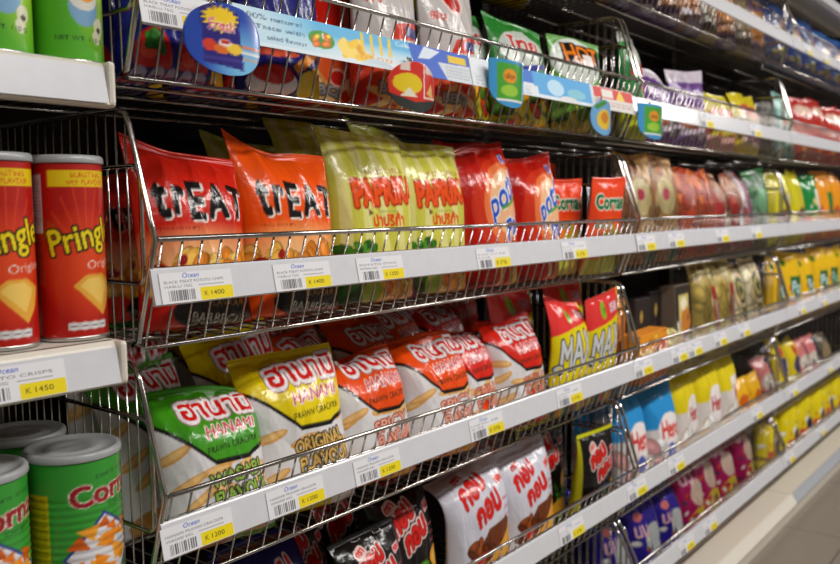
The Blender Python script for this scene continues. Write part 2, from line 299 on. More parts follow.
DES = dict(treat=d_treat, treato=d_treat_o, paprika=d_paprika, potae=d_potae, cornae=d_cornae, max=d_max, kob=d_kob, kobdark=d_kobdark, kobedge=d_kobedge,
    navy=d_navy, tomato=d_tomato, tomato2=d_tomato2, shrimp=d_shrimp, silver=d_silver, greensilver=d_greensilver, hot=d_hot,
    hgreen=lambda c, r: d_hanami(c, r, 'green'), hyellow=lambda c, r: d_hanami(c, r, 'yellow'), horange=lambda c, r: d_hanami(c, r, 'orange'), hred=lambda c, r: d_hanami(c, r, 'red'),
    # blurred far products
    yellowplain=blob((196, 180, 26), [('rect', .2, .5, .8, .75, (150, 90, 20)), ('ell', .5, .25, .3, .2, (90, 120, 30))]),
    brown=blob((150, 92, 40), [('rect', 0, .0, 1, .22, (90, 60, 110)), ('ell', .5, .6, .35, .3, (206, 130, 40)), ('ell', .5, .12, .2, .06, (190, 186, 196))], None, (0, .2, 1, 1, [(170, 90, 30), (110, 60, 30), (206, 150, 60)], 20, .06, .14)),
    purplebrown=blob((84, 58, 92), [('rect', .1, .3, .9, .7, (176, 110, 40)), ('ell', .5, .15, .3, .1, (160, 150, 170))], None, (0, .0, 1, 1, [(110, 70, 110), (70, 50, 80), (150, 100, 60)], 20, .06, .14)),
    greybag=blob((90, 84, 70), [('ell', .5, .5, .3, .3, (140, 120, 90)), ('rect', .0, .0, 1, .15, (150, 130, 60))], None, (0, .0, 1, 1, [(110, 100, 80), (70, 62, 56)], 20, .06, .14)),
    bluebag=blob((14, 64, 140), [('ell', .55, .6, .2, .2, (190, 150, 150)), ('ell', .5, .25, .2, .1, (200, 190, 60)), ('rect', .0, .88, 1, .95, (40, 110, 180))], ('ปลา', (.5, .75, .12, (230, 230, 236), .5), (20, 40, 110))),
    greenwhite=blob((200, 204, 196), [('rect', 0, .35, .5, .9, (40, 140, 60)), ('ell', .72, .55, .2, .24, (190, 80, 60)), ('rect', 0, 0, 1, .3, (190, 196, 40))]),
    purplewhite=blob((206, 196, 210), [('rect', 0, .55, 1, .84, (96, 50, 130)), ('ell', .4, .4, .3, .16, (190, 110, 80)), ('rect', 0, 0, 1, .2, (120, 80, 150))], ('สาหร่าย', (.5, .7, .1, (230, 220, 240), .7), None)),
    redyellow=blob((206, 190, 40), [('ell', .5, .6, .4, .2, (196, 44, 26)), ('rect', 0, 0, 1, .3, (222, 170, 160))], ('มัน', (.5, .62, .14, (240, 236, 220), .5), None), (0, 0, 1, .5, [(190, 60, 40), (226, 190, 160), (206, 200, 60)], 14, .06, .12)),
    yellowred=blob((214, 196, 36), [('rect', .2, .2, .9, .62, (206, 196, 190)), ('ell', .5, .7, .3, .12, (196, 40, 30)), ('ell', .55, .36, .22, .16, (110, 60, 110))], ('ปู', (.5, .7, .14, (240, 230, 210), .3), None)),
    lightblue=blob((150, 200, 196), [('ell', .6, .5, .26, .36, (206, 190, 70)), ('ell', .6, .5, .18, .26, (190, 206, 180)), ('rect', 0, 0, 1, .12, (90, 150, 160))]),
    redplain=blob((176, 34, 20), [('ell', .5, .8, .3, .1, (220, 190, 170)), ('ell', .5, .4, .4, .3, (196, 50, 26))]),
    tan=blob((196, 150, 96), [('ell', .45, .62, .26, .2, (222, 206, 150)), ('ell', .45, .64, .1, .06, (206, 50, 90)), ('rect', .5, .0, .7, .34, (40, 130, 110))], None, (0, 0, 1, 1, TAN, 60, .06, .12)),
    orangecr=blob((206, 90, 36), [('rect', .3, .05, .7, .55, (222, 80, 24)), ('ell', .5, .42, .04, .05, (60, 50, 60))], None, (0, 0, 1, 1, ORC, 50, .06, .12)),
    redcr=blob((190, 120, 96), [('rect', .15, .3, .5, .62, (196, 30, 24)), ('ell', .7, .4, .2, .2, (226, 226, 222))], None, (0, 0, 1, 1, RCR, 50, .06, .12)),
    purplecr=blob((200, 180, 184), [('rect', .5, .4, .95, .9, (150, 30, 100)), ('rect', .1, .1, .45, .5, (190, 70, 50))], None, (0, 0, 1, 1, [(222, 210, 214), (190, 160, 170), (170, 60, 80)], 40, .06, .12)),
    greencr=blob((60, 130, 70), [('ell', .6, .6, .3, .2, (150, 206, 160)), ('rect', .1, .0, .4, .4, (90, 110, 50))], None, (0, 0, 1, 1, [(40, 120, 56), (120, 170, 130), (150, 160, 150)], 40, .05, .1)),
    yellowdk=blob((206, 196, 30), [('ell', .5, .4, .36, .14, (110, 56, 26)), ('ell', .7, .44, .16, .1, (180, 110, 50)), ('ell', .8, .66, .1, .1, (200, 190, 190))]),
    greenred=blob((20, 130, 56), [('rect', 0, 0, 1, .4, (196, 50, 34)), ('ell', .8, .62, .2, .2, (236, 236, 232))]),
    orangepk=blob((232, 150, 26), [('rect', .5, .4, 1, .7, (40, 120, 50)), ('rect', 0, 0, 1, .2, (226, 110, 30))]),
    yellowlab=blob((226, 180, 14), [('rect', .36, .3, .98, .66, (16, 100, 50)), ('rect', .36, .2, .98, .31, (222, 70, 20)), ('ell', .2, .84, .1, .06, (60, 110, 30))], ('Pop', (.66, .49, .22, (206, 230, 236), .5), None)),
    clearbean=blob((214, 190, 96), [('rect', .6, .1, .86, .72, (196, 24, 30)), ('rect', .66, .2, .8, .6, (226, 190, 186))], None, (0, 0, 1, .9, [(214, 190, 96), (186, 160, 66), (236, 220, 150)], 50, .06, .12)),
    clearnut=blob((240, 222, 172), [('ell', .5, .66, .24, .2, (40, 50, 30)), ('ell', .5, .66, .18, .15, (206, 196, 120)), ('ell', .5, .66, .08, .07, (60, 60, 50)), ('rect', .36, .32, .66, .46, (120, 110, 50))], None, (0, 0, 1, 1, [(244, 226, 180), (250, 236, 200), (222, 196, 146)], 60, .06, .12)),
    bluewhite=blob((212, 206, 206), [('rect', 0, .52, 1, 1, (36, 140, 206)), ('ell', .56, .5, .36, .2, (236, 228, 226)), ('ell', .5, .27, .12, .12, (80, 90, 180)), ('rect', 0, 0, 1, .1, (150, 140, 60))], ('Hero', (.56, .5, .17, (206, 40, 30), .54), (236, 226, 226)), (0, .05, 1, .4, [(222, 200, 170), (226, 226, 226), (206, 150, 150)], 12, .05, .1)),
    yellowwhite=blob((212, 204, 200), [('rect', 0, .56, 1, 1, (220, 200, 16)), ('ell', .66, .52, .3, .24, (232, 224, 224)), ('rect', 0, 0, 1, .1, (180, 160, 60))], ('Hero', (.66, .52, .16, (176, 50, 50), .44), None), (0, .05, 1, .4, [(222, 190, 140), (226, 226, 226), (190, 160, 130)], 16, .05, .1)),
    gold=blob((220, 166, 20), [('ell', .5, .5, .3, .2, (190, 90, 20))]),
    mixyellow=blob((206, 186, 24), [('ell', .5, .5, .3, .2, (60, 50, 90)), ('ell', .5, .75, .2, .1, (190, 60, 40))]),
    pinkmix=blob((196, 110, 110), [('ell', .4, .5, .3, .2, (200, 190, 180)), ('rect', .6, .1, 1, .9, (40, 46, 60))]),
    purplefoil=blob((44, 30, 150), [('ell', .62, .42, .3, .24, (196, 206, 206)), ('ell', .3, .7, .12, .06, (226, 120, 120)), ('rect', 0, 0, 1, .16, (150, 110, 60))], ('นม', (.3, .55, .12, (240, 190, 200), .3), None)),
    magfoil=blob((176, 16, 96), [('ell', .6, .56, .28, .2, (226, 196, 180)), ('ell', .6, .24, .36, .2, (214, 190, 40)), ('ell', .3, .26, .12, .1, (206, 90, 40))], ('นม', (.35, .75, .12, (240, 200, 220), .4), None)),
    redfoil=blob((176, 40, 30), [('ell', .6, .5, .26, .2, (196, 190, 196)), ('ell', .5, .2, .36, .16, (206, 150, 40))]),
    yellowface=blob((220, 200, 10), [('ell', .7, .3, .2, .2, (40, 40, 70)), ('ell', .3, .25, .16, .1, (190, 70, 60)), ('rect', 0, 0, 1, .08, (190, 190, 180))]),
)

# ------------------------------------------------------------------ mesh helpers
def link(name, me, m, parent=None, loc=None):
    o = bpy.data.objects.new(name, me); COL.objects.link(o)
    if m is not None and len(me.materials) == 0: me.materials.append(m)
    if parent is not None: o.parent = parent
    if loc is not None: o.location = loc
    return o
def empty(name, loc, rz=0.):
    o = bpy.data.objects.new(name, None); o.empty_display_size = .05; COL.objects.link(o); o.location = loc; o.rotation_euler = (0, 0, rz); return o
def tag(o, label, cat, group=None, kind=None):
    if label: o['label'] = label
    if cat: o['category'] = cat
    if group: o['group'] = group
    if kind: o['kind'] = kind
    return o
def grid_mesh(name, P, Cc=None, wrap=False, smooth=True):
    n, m = P.shape[:2]
    i, j = np.meshgrid(np.arange(n - 1), np.arange(m if wrap else m - 1), indexing='ij'); j2 = (j + 1) % m
    F = np.stack([i * m + j, i * m + j2, (i + 1) * m + j2, (i + 1) * m + j], -1).reshape(-1, 4)
    me = bpy.data.meshes.new(name)
    me.vertices.add(n * m); me.vertices.foreach_set('co', P.reshape(-1).astype(np.float32))
    me.loops.add(len(F) * 4); me.loops.foreach_set('vertex_index', F.reshape(-1).astype(np.int32))
    me.polygons.add(len(F)); me.polygons.foreach_set('loop_start', np.arange(0, len(F) * 4, 4, dtype=np.int32))
    me.polygons.foreach_set('use_smooth', np.full(len(F), smooth))
    if Cc is not None:
        at = me.color_attributes.new('Col', 'FLOAT_COLOR', 'POINT')
        at.data.foreach_set('color', np.concatenate([Cc, np.ones((n, m, 1))], -1).reshape(-1).astype(np.float32))
    me.update(calc_edges=True); me.validate()
    return me
class MB:
    def __init__(s): s.bm = bmesh.new()
    def box(s, x0, x1, y0, y1, z0, z1, bev=0.):
        r = bmesh.ops.create_cube(s.bm, size=1.)
        for v in r['verts']:
            v.co = ((x0 + x1) / 2 + v.co.x * (x1 - x0), (y0 + y1) / 2 + v.co.y * (y1 - y0), (z0 + z1) / 2 + v.co.z * (z1 - z0))
        if bev:
            es = list({e for v in r['verts'] for e in v.link_edges}); bmesh.ops.bevel(s.bm, geom=es, offset=bev, segments=2, affect='EDGES', profile=.5)
        return s
    def tube(s, pts, r, n=6):
        pts = [np.array(p, float) for p in pts]; rings = []
        for i, p in enumerate(pts):
            d = pts[min(i + 1, len(pts) - 1)] - pts[max(i - 1, 0)]; d /= np.linalg.norm(d)
            a = np.array((1., 0, 0)) if abs(d[0]) < .8 else np.array((0, 1., 0)); u = np.cross(d, a); u /= np.linalg.norm(u); w = np.cross(d, u)
            if 0 < i < len(pts) - 1:
                d1 = pts[i] - pts[i - 1]; d1 /= np.linalg.norm(d1); k = 1 / max(.5, float(d1 @ d))
            else: k = 1
            rings.append([s.bm.verts.new(p + r * (u * math.cos(t) + w * math.sin(t))) for t in np.arange(n) * 2 * math.pi / n])
        for A, B in zip(rings, rings[1:]):
            for i in range(n):
                f = s.bm.faces.new((A[i], A[(i + 1) % n], B[(i + 1) % n], B[i])); f.smooth = True
        s.bm.faces.new(rings[0][::-1]); s.bm.faces.new(rings[-1]); return s
    def prism(s, prof, x0, x1, smooth=False):          # (y, z) profile swept along x
        A = [s.bm.verts.new((x0, y, z)) for y, z in prof]; B = [s.bm.verts.new((x1, y, z)) for y, z in prof]; n = len(prof)
        for i in range(n):
            f = s.bm.faces.new((A[i], A[(i + 1) % n], B[(i + 1) % n], B[i])); f.smooth = smooth
        s.bm.faces.new(A[::-1]); s.bm.faces.new(B); return s
    def lathe(s, prof, n=48):
        rings = [[s.bm.verts.new((r * math.cos(t), r * math.sin(t), z)) for t in np.arange(n) * 2 * math.pi / n] for r, z in prof]
        for A, B in zip(rings, rings[1:]):
            for i in range(n):
                f = s.bm.faces.new((A[i], A[(i + 1) % n], B[(i + 1) % n], B[i])); f.smooth = True
        s.bm.faces.new(rings[0][::-1]); s.bm.faces.new(rings[-1]); return s
    def mesh(s, name):
        bmesh.ops.recalc_face_normals(s.bm, faces=s.bm.faces[:]); me = bpy.data.meshes.new(name); s.bm.to_mesh(me); s.bm.free(); return me

_arts = {}
def art(des, nu, nv, seed=0):
    k = (des, nu, nv)
    if k not in _arts:
        c = Canvas(nu * 2, nv * 2, (128, 128, 128)); DES[des](c, random.Random(sum(map(ord, des)))); _arts[k] = c.cells()
    return _arts[k]

def sm(x, a, b):
    t = np.clip((x - a) / (b - a), 0, 1); return t * t * (3 - 2 * t)
RES = {'n': (104, 132), 'm': (56, 72), 'f': (28, 36)}
def bag(name, des, X, Y, floor, w, h, t, label, cat, group=None, lean=.12, bend=.25, rz=0., twist=0., cl=0., cr=0., sag=0., res='n', seed=0, m=None, pin=.07, clear=False, dent=0., pitch=None):
    """pillow packet: body, crimped top and bottom seals; lean/bend tip it back (radians), cl/cr raise the top corners"""
    if res == 'n' and Y < .97: Y -= .008
    Y = max(Y, .884 + t * .48)                   # the packet's foot stays behind the wires
    nu, nv = RES[res]; nb = max(8, nu // 5); rng = np.random.RandomState(seed * 7 + len(label) + sum(map(ord, des)))
    A = art(des, nu, nv)
    uf = np.linspace(-1, 1, nu); ub = np.linspace(1, -1, nb + 2)[1:-1]; U = np.concatenate([uf, ub]); sgn = np.concatenate([np.ones(nu), -np.ones(nb)])
    v = np.linspace(0, 1, nv)[:, None]; u = U[None, :]; S = sgn[None, :]
    sl = .045                                     # seal share of the height
    vb = np.clip((v - sl) / (1 - 2 * sl), 0, 1)
    q = np.abs(2 * vb - 1); g = np.where(vb < .5, np.clip(1 - q ** 14, 0, 1) ** .5, np.clip(1 - q ** 2.2, 0, 1) ** .7) * (1.1 - .28 * vb)
    su = np.abs(u)
    T = t / 2 * np.clip(1 - su ** 3.4, 0, 1) ** .8 * g
    # lumps and pleats
    W = 0
    for k in range(5):
        fx, fy = rng.uniform(1.5, 5, 2); W = W + np.sin(fx * u * S + rng.uniform(0, 6)) * np.sin(fy * v * 2 + rng.uniform(0, 6)) / 5
    pl = 0
    for k in range(4):
        f = rng.uniform(5, 15); pl = pl + np.sin(f * u + rng.uniform(0, 6) + 2.2 * rng.uniform(-1, 1) * v) / 4
    env = np.exp(-(1 - vb) / .13) + .6 * np.exp(-vb / .1)
    T = T * (1 + .22 * W) + .13 * t * pl * env * np.clip(1 - su ** 4, 0, 1) * (vb > 0) * (vb < 1) * np.minimum(1, 14 * vb * (1 - vb) * 4)
    cr_ = 0
    for k in range(7):                           # sharp diagonal creases of the film
        a = rng.uniform(-1.2, 1.2); d = (u - rng.uniform(-.9, .9)) * math.cos(a) + (v - rng.uniform(.1, .95)) * 1.6 * math.sin(a)
        cr_ = cr_ + rng.uniform(-1, 1) * np.exp(-np.abs(d) / .07)
    T = T + .036 * t * cr_ * np.clip(1 - su ** 3, 0, 1) * np.clip(8 * vb * (1 - vb), 0, 1)
    if dent: T = T - S * dent * np.exp(-((u - .1) / .5) ** 2 - ((v - .84) / .1) ** 2)
    fold = 0
    for k in range(9):                           # crumpled folds, strongest under the seals
        a = rng.uniform(-.9, .9); fr = rng.uniform(2.5, 8); fold = fold + (1 - np.abs(np.sin(fr * (u * math.cos(a) + 1.7 * v * math.sin(a)) + rng.uniform(0, 6) + .5 * np.sin(5 * v + 3 * u))) ** .6) / 9
    T = T + t * (fold - .33) * (.10 + .30 * np.exp(-(1 - vb) / .16) + .12 * np.exp(-vb / .12)) * np.clip(1 - su ** 3, 0, 1) * np.clip(10 * vb * (1 - vb), 0, 1)
    T = np.maximum(T, .0006)
    hw = w / 2 * (1 - pin * (4 * vb * (1 - vb)) ** .7 + .012 * np.sin(9 * v + rng.uniform(0, 6)))
    ph = lean + bend * sm(v, .55, .95) + twist * u * v + 0 * u
    # wavy top seal
    ph = ph + .5 * bend * np.sin(2.2 * u + rng.uniform(0, 6)) * sm(v, .7, 1)
    dv = h * (1 + sl) / (nv - 1)
    cy = np.cumsum(np.sin(ph), 0) * dv; cz = np.cumsum(np.cos(ph), 0) * dv; cy -= cy[0]; cz -= cz[0]; cz = cz - sl * h      # the bottom seal folds under
    cz = cz + sm(v, .6, 1) * (cl * np.clip(-u, 0, 1) ** 1.3 + cr * np.clip(u, 0, 1) ** 1.3 - sag * (1 - u ** 2))
    off = S * T
    seal = ((v < sl) | (v > 1 - sl)); off = off + seal * .0007 * np.sin(v * h / .0032 * 2 * math.pi / 2)
    P = np.stack([u * hw + 0 * off, cy - off * np.cos(ph), cz + off * np.sin(ph)], -1)
    P[..., 2] = np.maximum(P[..., 2], .0004 + .0006 * (S > 0))
    # colours: front = print, back = print edge colours
    back = A[:, :1] * (ub[None, :, None] < 0) + A[:, -1:] * (ub[None, :, None] >= 0)
    Cc = np.concatenate([A, np.broadcast_to(back, (nv, nb, 3))], 1)
    a, b = int(round(sl * nv)), nv - int(round(sl * nv))
    me = grid_mesh(name, P[a:b], Cc[a:b], wrap=True)
    mm = m or FILM
    o = link(name, me, mm, loc=(X, Y, floor)); o.rotation_euler = (0, 0, rz)
    tag(o, label, cat, group)
    for nm, i0, i1 in (('bottom_seal', 0, a + 1), ('top_seal', b - 1, nv)):
        Q = P[i0:i1]
        # close the free edge
        link(nm, grid_mesh(nm, Q, Cc[i0:i1], wrap=True), mm, parent=o)
    if clear:
        Q = P[a:b].copy(); ctr = Q.mean(1, keepdims=True); Q = ctr + (Q - ctr) * [1.03, 1.12, 1.0]; Q[..., 1] -= .0
        link('clear_wrapper', grid_mesh('clear_wrapper', Q, wrap=True), CLEAR, parent=o)
    return o

# ------------------------------------------------------------------ the setting
def struct(name, mb, m):
    o = link(name, mb.mesh(name), m); o['kind'] = 'structure'; return o
def tile_floor():
    m = mat('floor_tile', (150, 140, 128), .35, bump=.02, bscale=80); nt = m.node_tree; b = nt.nodes['Principled BSDF']
    br = nt.nodes.new('ShaderNodeTexBrick'); br.offset = 0; br.inputs['Scale'].default_value = 1.; br.inputs['Brick Width'].default_value = .6; br.inputs['Row Height'].default_value = .6
    br.inputs['Mortar Size'].default_value = .003; br.inputs['Color1'].default_value = (*lin((128, 119, 108)), 1); br.inputs['Color2'].default_value = (*lin((122, 114, 103)), 1); br.inputs['Mortar'].default_value = (*lin((84, 78, 70)), 1)
    tc = nt.nodes.new('ShaderNodeTexCoord'); nt.links.new(tc.outputs['Object'], br.inputs['Vector']); nt.links.new(br.outputs['Color'], b.inputs['Base Color']); return m
WALLM = mat('painted_wall', (136, 132, 128), .7); CEILM = mat('ceiling_board', (160, 158, 154), .8)
struct('floor', MB().box(-2.5, 8.5, -2.2, 1.6, -.1, 0), tile_floor())
struct('ceiling', MB().box(-2.5, 8.5, -2.2, 1.6, 2.62, 2.72), CEILM)
struct('wall_back', MB().box(-2.5, 8.5, 1.36, 1.6, 0, 2.62), DARKPANEL)
struct('wall_aisle', MB().box(-2.5, 8.5, -2.2, -2.0, 0, 2.62), WALLM)
struct('wall_left', MB().box(-2.6, -2.5, -2.2, 1.6, 0, 2.62), WALLM)
struct('wall_right', MB().box(8.5, 8.6, -2.2, 1.6, 0, 2.62), WALLM)

# ------------------------------------------------------------------ shelving
BX = [-.70, .565, 1.862, 3.11, 4.39]
SECT = ['solid shelf section', 'first wire section', 'second wire section', 'third wire section']
for i in range(4):
    p = link('shelving_back_panel', MB().box(BX[i] + .004, BX[i + 1] - .004, 1.29, 1.33, .09, 2.3).mesh('panel'), DARKPANEL)
    tag(p, 'dark back panel of the ' + SECT[i] + (' beside the tall cans' if i == 0 else ' behind the packets'), 'back panel', 'gondola back panels')
for i, x in enumerate(BX):
    mb = MB().box(x - .014, x + .014, 1.262, 1.29, .09, 2.3)
    u_ = link('shelf_upright', mb.mesh('upright'), STEEL)
    tag(u_, 'grey steel upright post ' + ['at the outer end of the can shelves', 'between the can shelves and the first wire section', 'between the first and second wire sections', 'between the second and third wire sections', 'at the far end of the third wire section'][i], 'upright', 'gondola uprights')
def base(i):
    x0, x1 = BX[i] + .002, BX[i + 1] - .002
    e = empty('base_deck', ((x0 + x1) / 2, .8, 0)); w = (x1 - x0) / 2
    link('deck_board', MB().box(-w, w, .012, .52, .062, .08, .003).mesh('deck'), BASEM, e)
    link('kick_plate', MB().box(-w, w, .0, .012, .0, .058, .002).mesh('kick'), BASEM, e)
    link('price_channel', MB().prism([(.012, .082), (.004, .082), (-.012, .052), (-.009, .05), (.006, .074), (.012, .074)], -w, w).mesh('chan'), CHANM if i == 3 else CREAM, e)
    tag(e, 'cream base deck at floor level below the ' + SECT[i], 'base deck', 'gondola base decks')
for i in range(4): base(i)

RAILZ = [.575, .25, -.067, -.368, -.66, -.905]
ROWN = ['top', 'second', 'third', 'fourth', 'fifth', 'lowest']
def basket_meshes(W, top=.188, pl=.012):
    """wire basket: origin at the label-rail top, front plane y=0 (into the shelf = +y)"""
    d = {}
    f = MB(); n = int(round(W / .028)); xs = np.linspace(.012, W - .012, n)
    for x in xs: f.tube([(x, .030, -.0915), (x, .027, -.083), (x, -.012, .034)], .0015, 5)
    d['front_fence'] = f.mesh('front_fence'); f = MB()
    for x in xs: f.tube([(x, .40, -.09), (x, .031, -.09)], .0012, 5)
    d['floor_grid'] = f.mesh('floor_grid')
    g = MB()
    g.tube([(.004, -.015, .037), (W - .004, -.015, .037)], .0034, 8)
    g.tube([(.004, .030, -.094), (W - .004, .030, -.094)], .0028, 8)
    g.tube([(.004, .0035, .0015), (W - .004, .0035, .0015)], .0022, 8)
    for y in (.10, .19, .29, .395): g.tube([(.004, y, -.0935), (W - .004, y, -.0935)], .0026, 6)
    d['cross_rod'] = g.mesh('cross_rods')
    for nm, x in (('side_panel', pl), ('side_panel2', W - .006)):
        s = MB()
        s.tube([(x, .040, -.090), (x, .029, -.085), (x, .0, .0), (x, -.013, .036), (x, -.006, .055), (x, .030, top - .018), (x, .037, top - .006), (x, .05, top), (x, .40, top)], .0036, 8)
        x2 = x + (.004 if x < .1 else -.004)
        s.tube([(x2, .40, .122), (x2, .03, .122), (x2, .022, .116), (x2, .018, .105), (x2, .018, .0), (x2, .02, -.01), (x2, .027, -.016), (x2, .40, -.016)], .0030, 6)
        for y in np.arange(.045, .40, .0205):
            s.tube([(x2, y, -.09), (x2, y, top)], .0013, 5)
        d[nm] = s.mesh('side_panel')
    r = MB().prism([(-.001, .0), (-.009, -.040), (-.0115, -.0405), (-.0135, -.0385), (-.0055, .001), (-.004, .003), (-.001, .003)], .000, W - .001)
    d['label_rail'] = r.mesh('label_rail')
    return d
BASK = {}
for i in (1, 2, 3):
    W = BX[i + 1] - BX[i] - .004 + (.005 if i == 1 else 0)
    for j, z in enumerate(RAILZ):
        top = .14 if j == 5 or (j == 0 and i == 3) else .188
        pl = .003 if i == 1 else .012; k = (round(W, 3), top, pl)
        if k not in BASK: BASK[k] = basket_meshes(W, top, pl)
        e = empty('wire_basket', (BX[i] - (.004 if i == 1 else -.002), .85, H + z))
        D = BASK[k]
        for nm, m in (('front_fence', CHROME), ('floor_grid', DARKWIRE), ('cross_rod', CHROME), ('side_panel', CHROME), ('side_panel2', CHROME), ('label_rail', RAILM)):
            link(nm.replace('2', ''), D[nm], m, e)
        tag(e, 'chrome wire shelf basket with white label rail, ' + ROWN[j] + ' row of the ' + SECT[i], 'shelf basket', 'wire shelf baskets')
# top shelf of the far section
def solid_shelf(x0, x1, z, label, group):
    W = x1 - x0; e = empty('shelf', (x0, .85, z))
    link('shelf_board', MB().box(.002, W - .002, .004, .42, -.012, .0, .002).mesh('board'), CREAM, e)
    link('front_lip', MB().prism([(.012, .0), (.003, .0), (-.003, -.004), (-.005, -.008), (-.012, -.046), (-.009, -.0485), (.006, -.0485), (.012, -.03)], .002, W - .002).mesh('lip'), CREAM, e)
    link('label_rail', MB().prism([(-.0055, -.008), (-.0135, -.045), (-.0155, -.045), (-.0078, -.006)], .004, W - .012).mesh('rail'), RAILM, e)
    for x in (.01, W - .01):
        pass
    link('end_cap', MB().box(W - .010, W - .001, -.014, .02, -.047, .0005, .004).mesh('cap'), CREAM, e)
    for y in (.12, .26): link('stiffener', MB().box(.02, W - .02, y, y + .03, -.026, -.012).mesh('stiff'), CREAM, e)
    tag(e, label, 'shelf', group)
XL = .524
solid_shelf(BX[0], XL, H + .163, 'white solid shelf with blank label rail under the green cans', 'solid can shelves')
solid_shelf(BX[0], XL, H - .141, 'white solid shelf under the red cans, price ticket in its rail', 'solid can shelves')
solid_shelf(BX[0], XL, H - .462, 'white solid shelf low down carrying the wide green tins', 'solid can shelves')
solid_shelf(BX[3] + .004, BX[4] - .004, H + .80, 'white solid shelf above the blue packets at the far top', 'solid top shelf')

# ------------------------------------------------------------------ cans
def can(name, X, Y, z, r, h, artf, rot, label, cat, group, nu=160, nv=120, ribs=False, lid=True):
    c = Canvas(nu * 2, nv * 2, (128, 128, 128)); artf(c, random.Random(3)); A = c.cells()
    e = empty(name, (X, Y, z))
    th = rot - math.pi + np.linspace(0, 2 * math.pi, nu, endpoint=False)   # canvas x runs to the viewer's right
    zz = np.linspace(.004, h - .008, nv)
    rr = np.full(nv, r)
    if ribs:
        for k in range(9): rr = rr - .0010 * np.exp(-((zz - (.075 + k * .0085)) / .0022) ** 2)
    P = np.stack([rr[:, None] * np.sin(th)[None], -rr[:, None] * np.cos(th)[None], np.repeat(zz[:, None], nu, 1)], -1)
    link('can_body', grid_mesh('can_body', P, A, wrap=True), CANM, e)
    link('bottom_rim', MB().lathe([(r - .004, .0015), (r - .002, 0), (r + .0008, .001), (r + .0008, .0045), (r - .001, .006)]).mesh('rim'), RIMM, e)
    if lid:
        q = r + .0016
        link('plastic_lid', MB().lathe([(q, h - .009), (q + .0005, h - .008), (q, h - .002), (q - .002, h), (q - .006, h - .0002), (q - .008, h - .003), (r * .62, h - .0032), (r * .6, h - .0022), (r * .36, h - .0022), (r * .34, h - .0034), (.002, h - .0034)]).mesh('lid'), LIDM, e)
    tag(e, label, cat, group); return e
def a_pring(c, r):
    c.a[:] = np.array((178, 22, 12)) / 255.
    c.glow(.5, .42, .24, .34, (224, 70, 26), .8)
    for k in range(9):
        a = -1.2 + k * .3; c.poly([(.5, .45), (.5 + .2 * math.sin(a), .45 + .42 * math.cos(a)), (.5 + .2 * math.sin(a + .05), .45 + .42 * math.cos(a + .05))], (232, 96, 40), .45)
    c.rect(.335, .86, .68, .95, (228, 196, 14)); c.text('BURSTING', .52, .922, .028, (196, 70, 14), w=.16, bold=.003); c.text('with FLAVOUR', .52, .885, .03, (196, 70, 14), w=.2, bold=.003)
    c.text('Pringles', .535, .57, .19, (240, 214, 20), w=.41, rot=.2, bold=.008, ol=[(.014, (24, 18, 12))])
    c.text('Original', .6, .42, .062, (232, 222, 220), w=.2, rot=.1, bold=.003)
    c.poly([(.43, .30), (.49, .36), (.58, .365), (.66, .31), (.63, .2), (.58, .12), (.51, .2)], (232, 170, 60)); c.poly([(.46, .30), (.50, .34), (.57, .345), (.62, .30), (.57, .18)], (242, 200, 100))
    c.rect(.40, .05, .60, .092, (206, 200, 200))
    for i in range(4): c.ell(.425 + i * .05, .071, .018, .02, (226, 222, 222)); c.rect(.41 + i * .05, .068, .44 + i * .05, .074, (130, 120, 130))
    c.rect(.2, .60, .30, .93, (214, 210, 210)); c.small(.205, .64, .295, .9, (120, 100, 100), 14, r); c.rect(.2, .3, .30, .6, (190, 60, 30)); c.small(.205, .34, .295, .58, (120, 20, 14), 18, r)
    c.rect(.0, .0, .2, 1, (150, 16, 10)); c.rect(.8, 0, 1, 1, (150, 16, 10))
def a_corn(c, r):
    c.a[:] = np.array((52, 150, 50)) / 255.
    c.rect(.19, .12, .30, .80, (196, 176, 16)); c.small(.2, .2, .29, .78, (120, 110, 10), 22, r)
    c.text('Cornae', .545, .80, .125, (150, 16, 30), w=.34, rot=.12, bold=.012, ol=[(.008, (226, 214, 200))])
    c.text('corn snack', .56, .905, .03, (20, 70, 24), w=.2, rot=.1); c.text('Original', .58, .70, .03, (20, 70, 24), w=.14, rot=.1)
    D = [(.34, .40), (.49, .67), (.66, .45), (.51, .12)]
    c.poly(D, (36, 50, 140)); c.poly([(.5 + (x - .5) * .92, (.41) + (y - .41) * .92) for x, y in D], (222, 220, 226))
    for i in range(36):
        x, y = .36 + r.random() * .3, .21 + r.random() * .40
        if abs(x - .5) / .17 + abs(y - .41) / .26 > 1.1: continue
        a = r.uniform(0, 6); s = r.uniform(.03, .055); c.poly([(x + s * math.cos(a + k * 2.1), y + 1.25 * s * math.sin(a + k * 2.1)) for k in range(3)], r.choice([(236, 136, 16), (226, 110, 14), (240, 160, 40), (206, 90, 14)]))
def a_green(c, r):
    c.a[:] = np.array((84, 172, 36)) / 255.
    c.glow(.62, .6, .2, .6, (170, 206, 50), .8)
    c.ell(.52, 0.300, .075, .085, (126, 170, 206)); c.ell(.52, 0.340, .07, .05, (222, 220, 210)); c.ell(.53, 0.420, .06, .075, (232, 150, 40)); c.ell(.53, 0.420, .04, .05, (240, 176, 70))
    c.ell(.60, 0.200, .035, .035, (220, 220, 190)); c.ell(.585, 0.140, .03, .03, (220, 220, 190)); c.ell(.6, 0.180, .015, .012, (60, 60, 40)); c.ell(.44, 0.520, .02, .02, (220, 230, 190)); c.ell(.42, 0.420, .012, .012, (220, 230, 190))
    c.text('NET WT. 110 G', .5, .12, .025, (30, 70, 20), w=.24, bold=.002); c.text('กรีนพี', .5, .86, .07, (240, 240, 200), w=.3, bold=.01)
PR = dict(cat='crisp can', group='tall red crisp cans on the solid shelf')
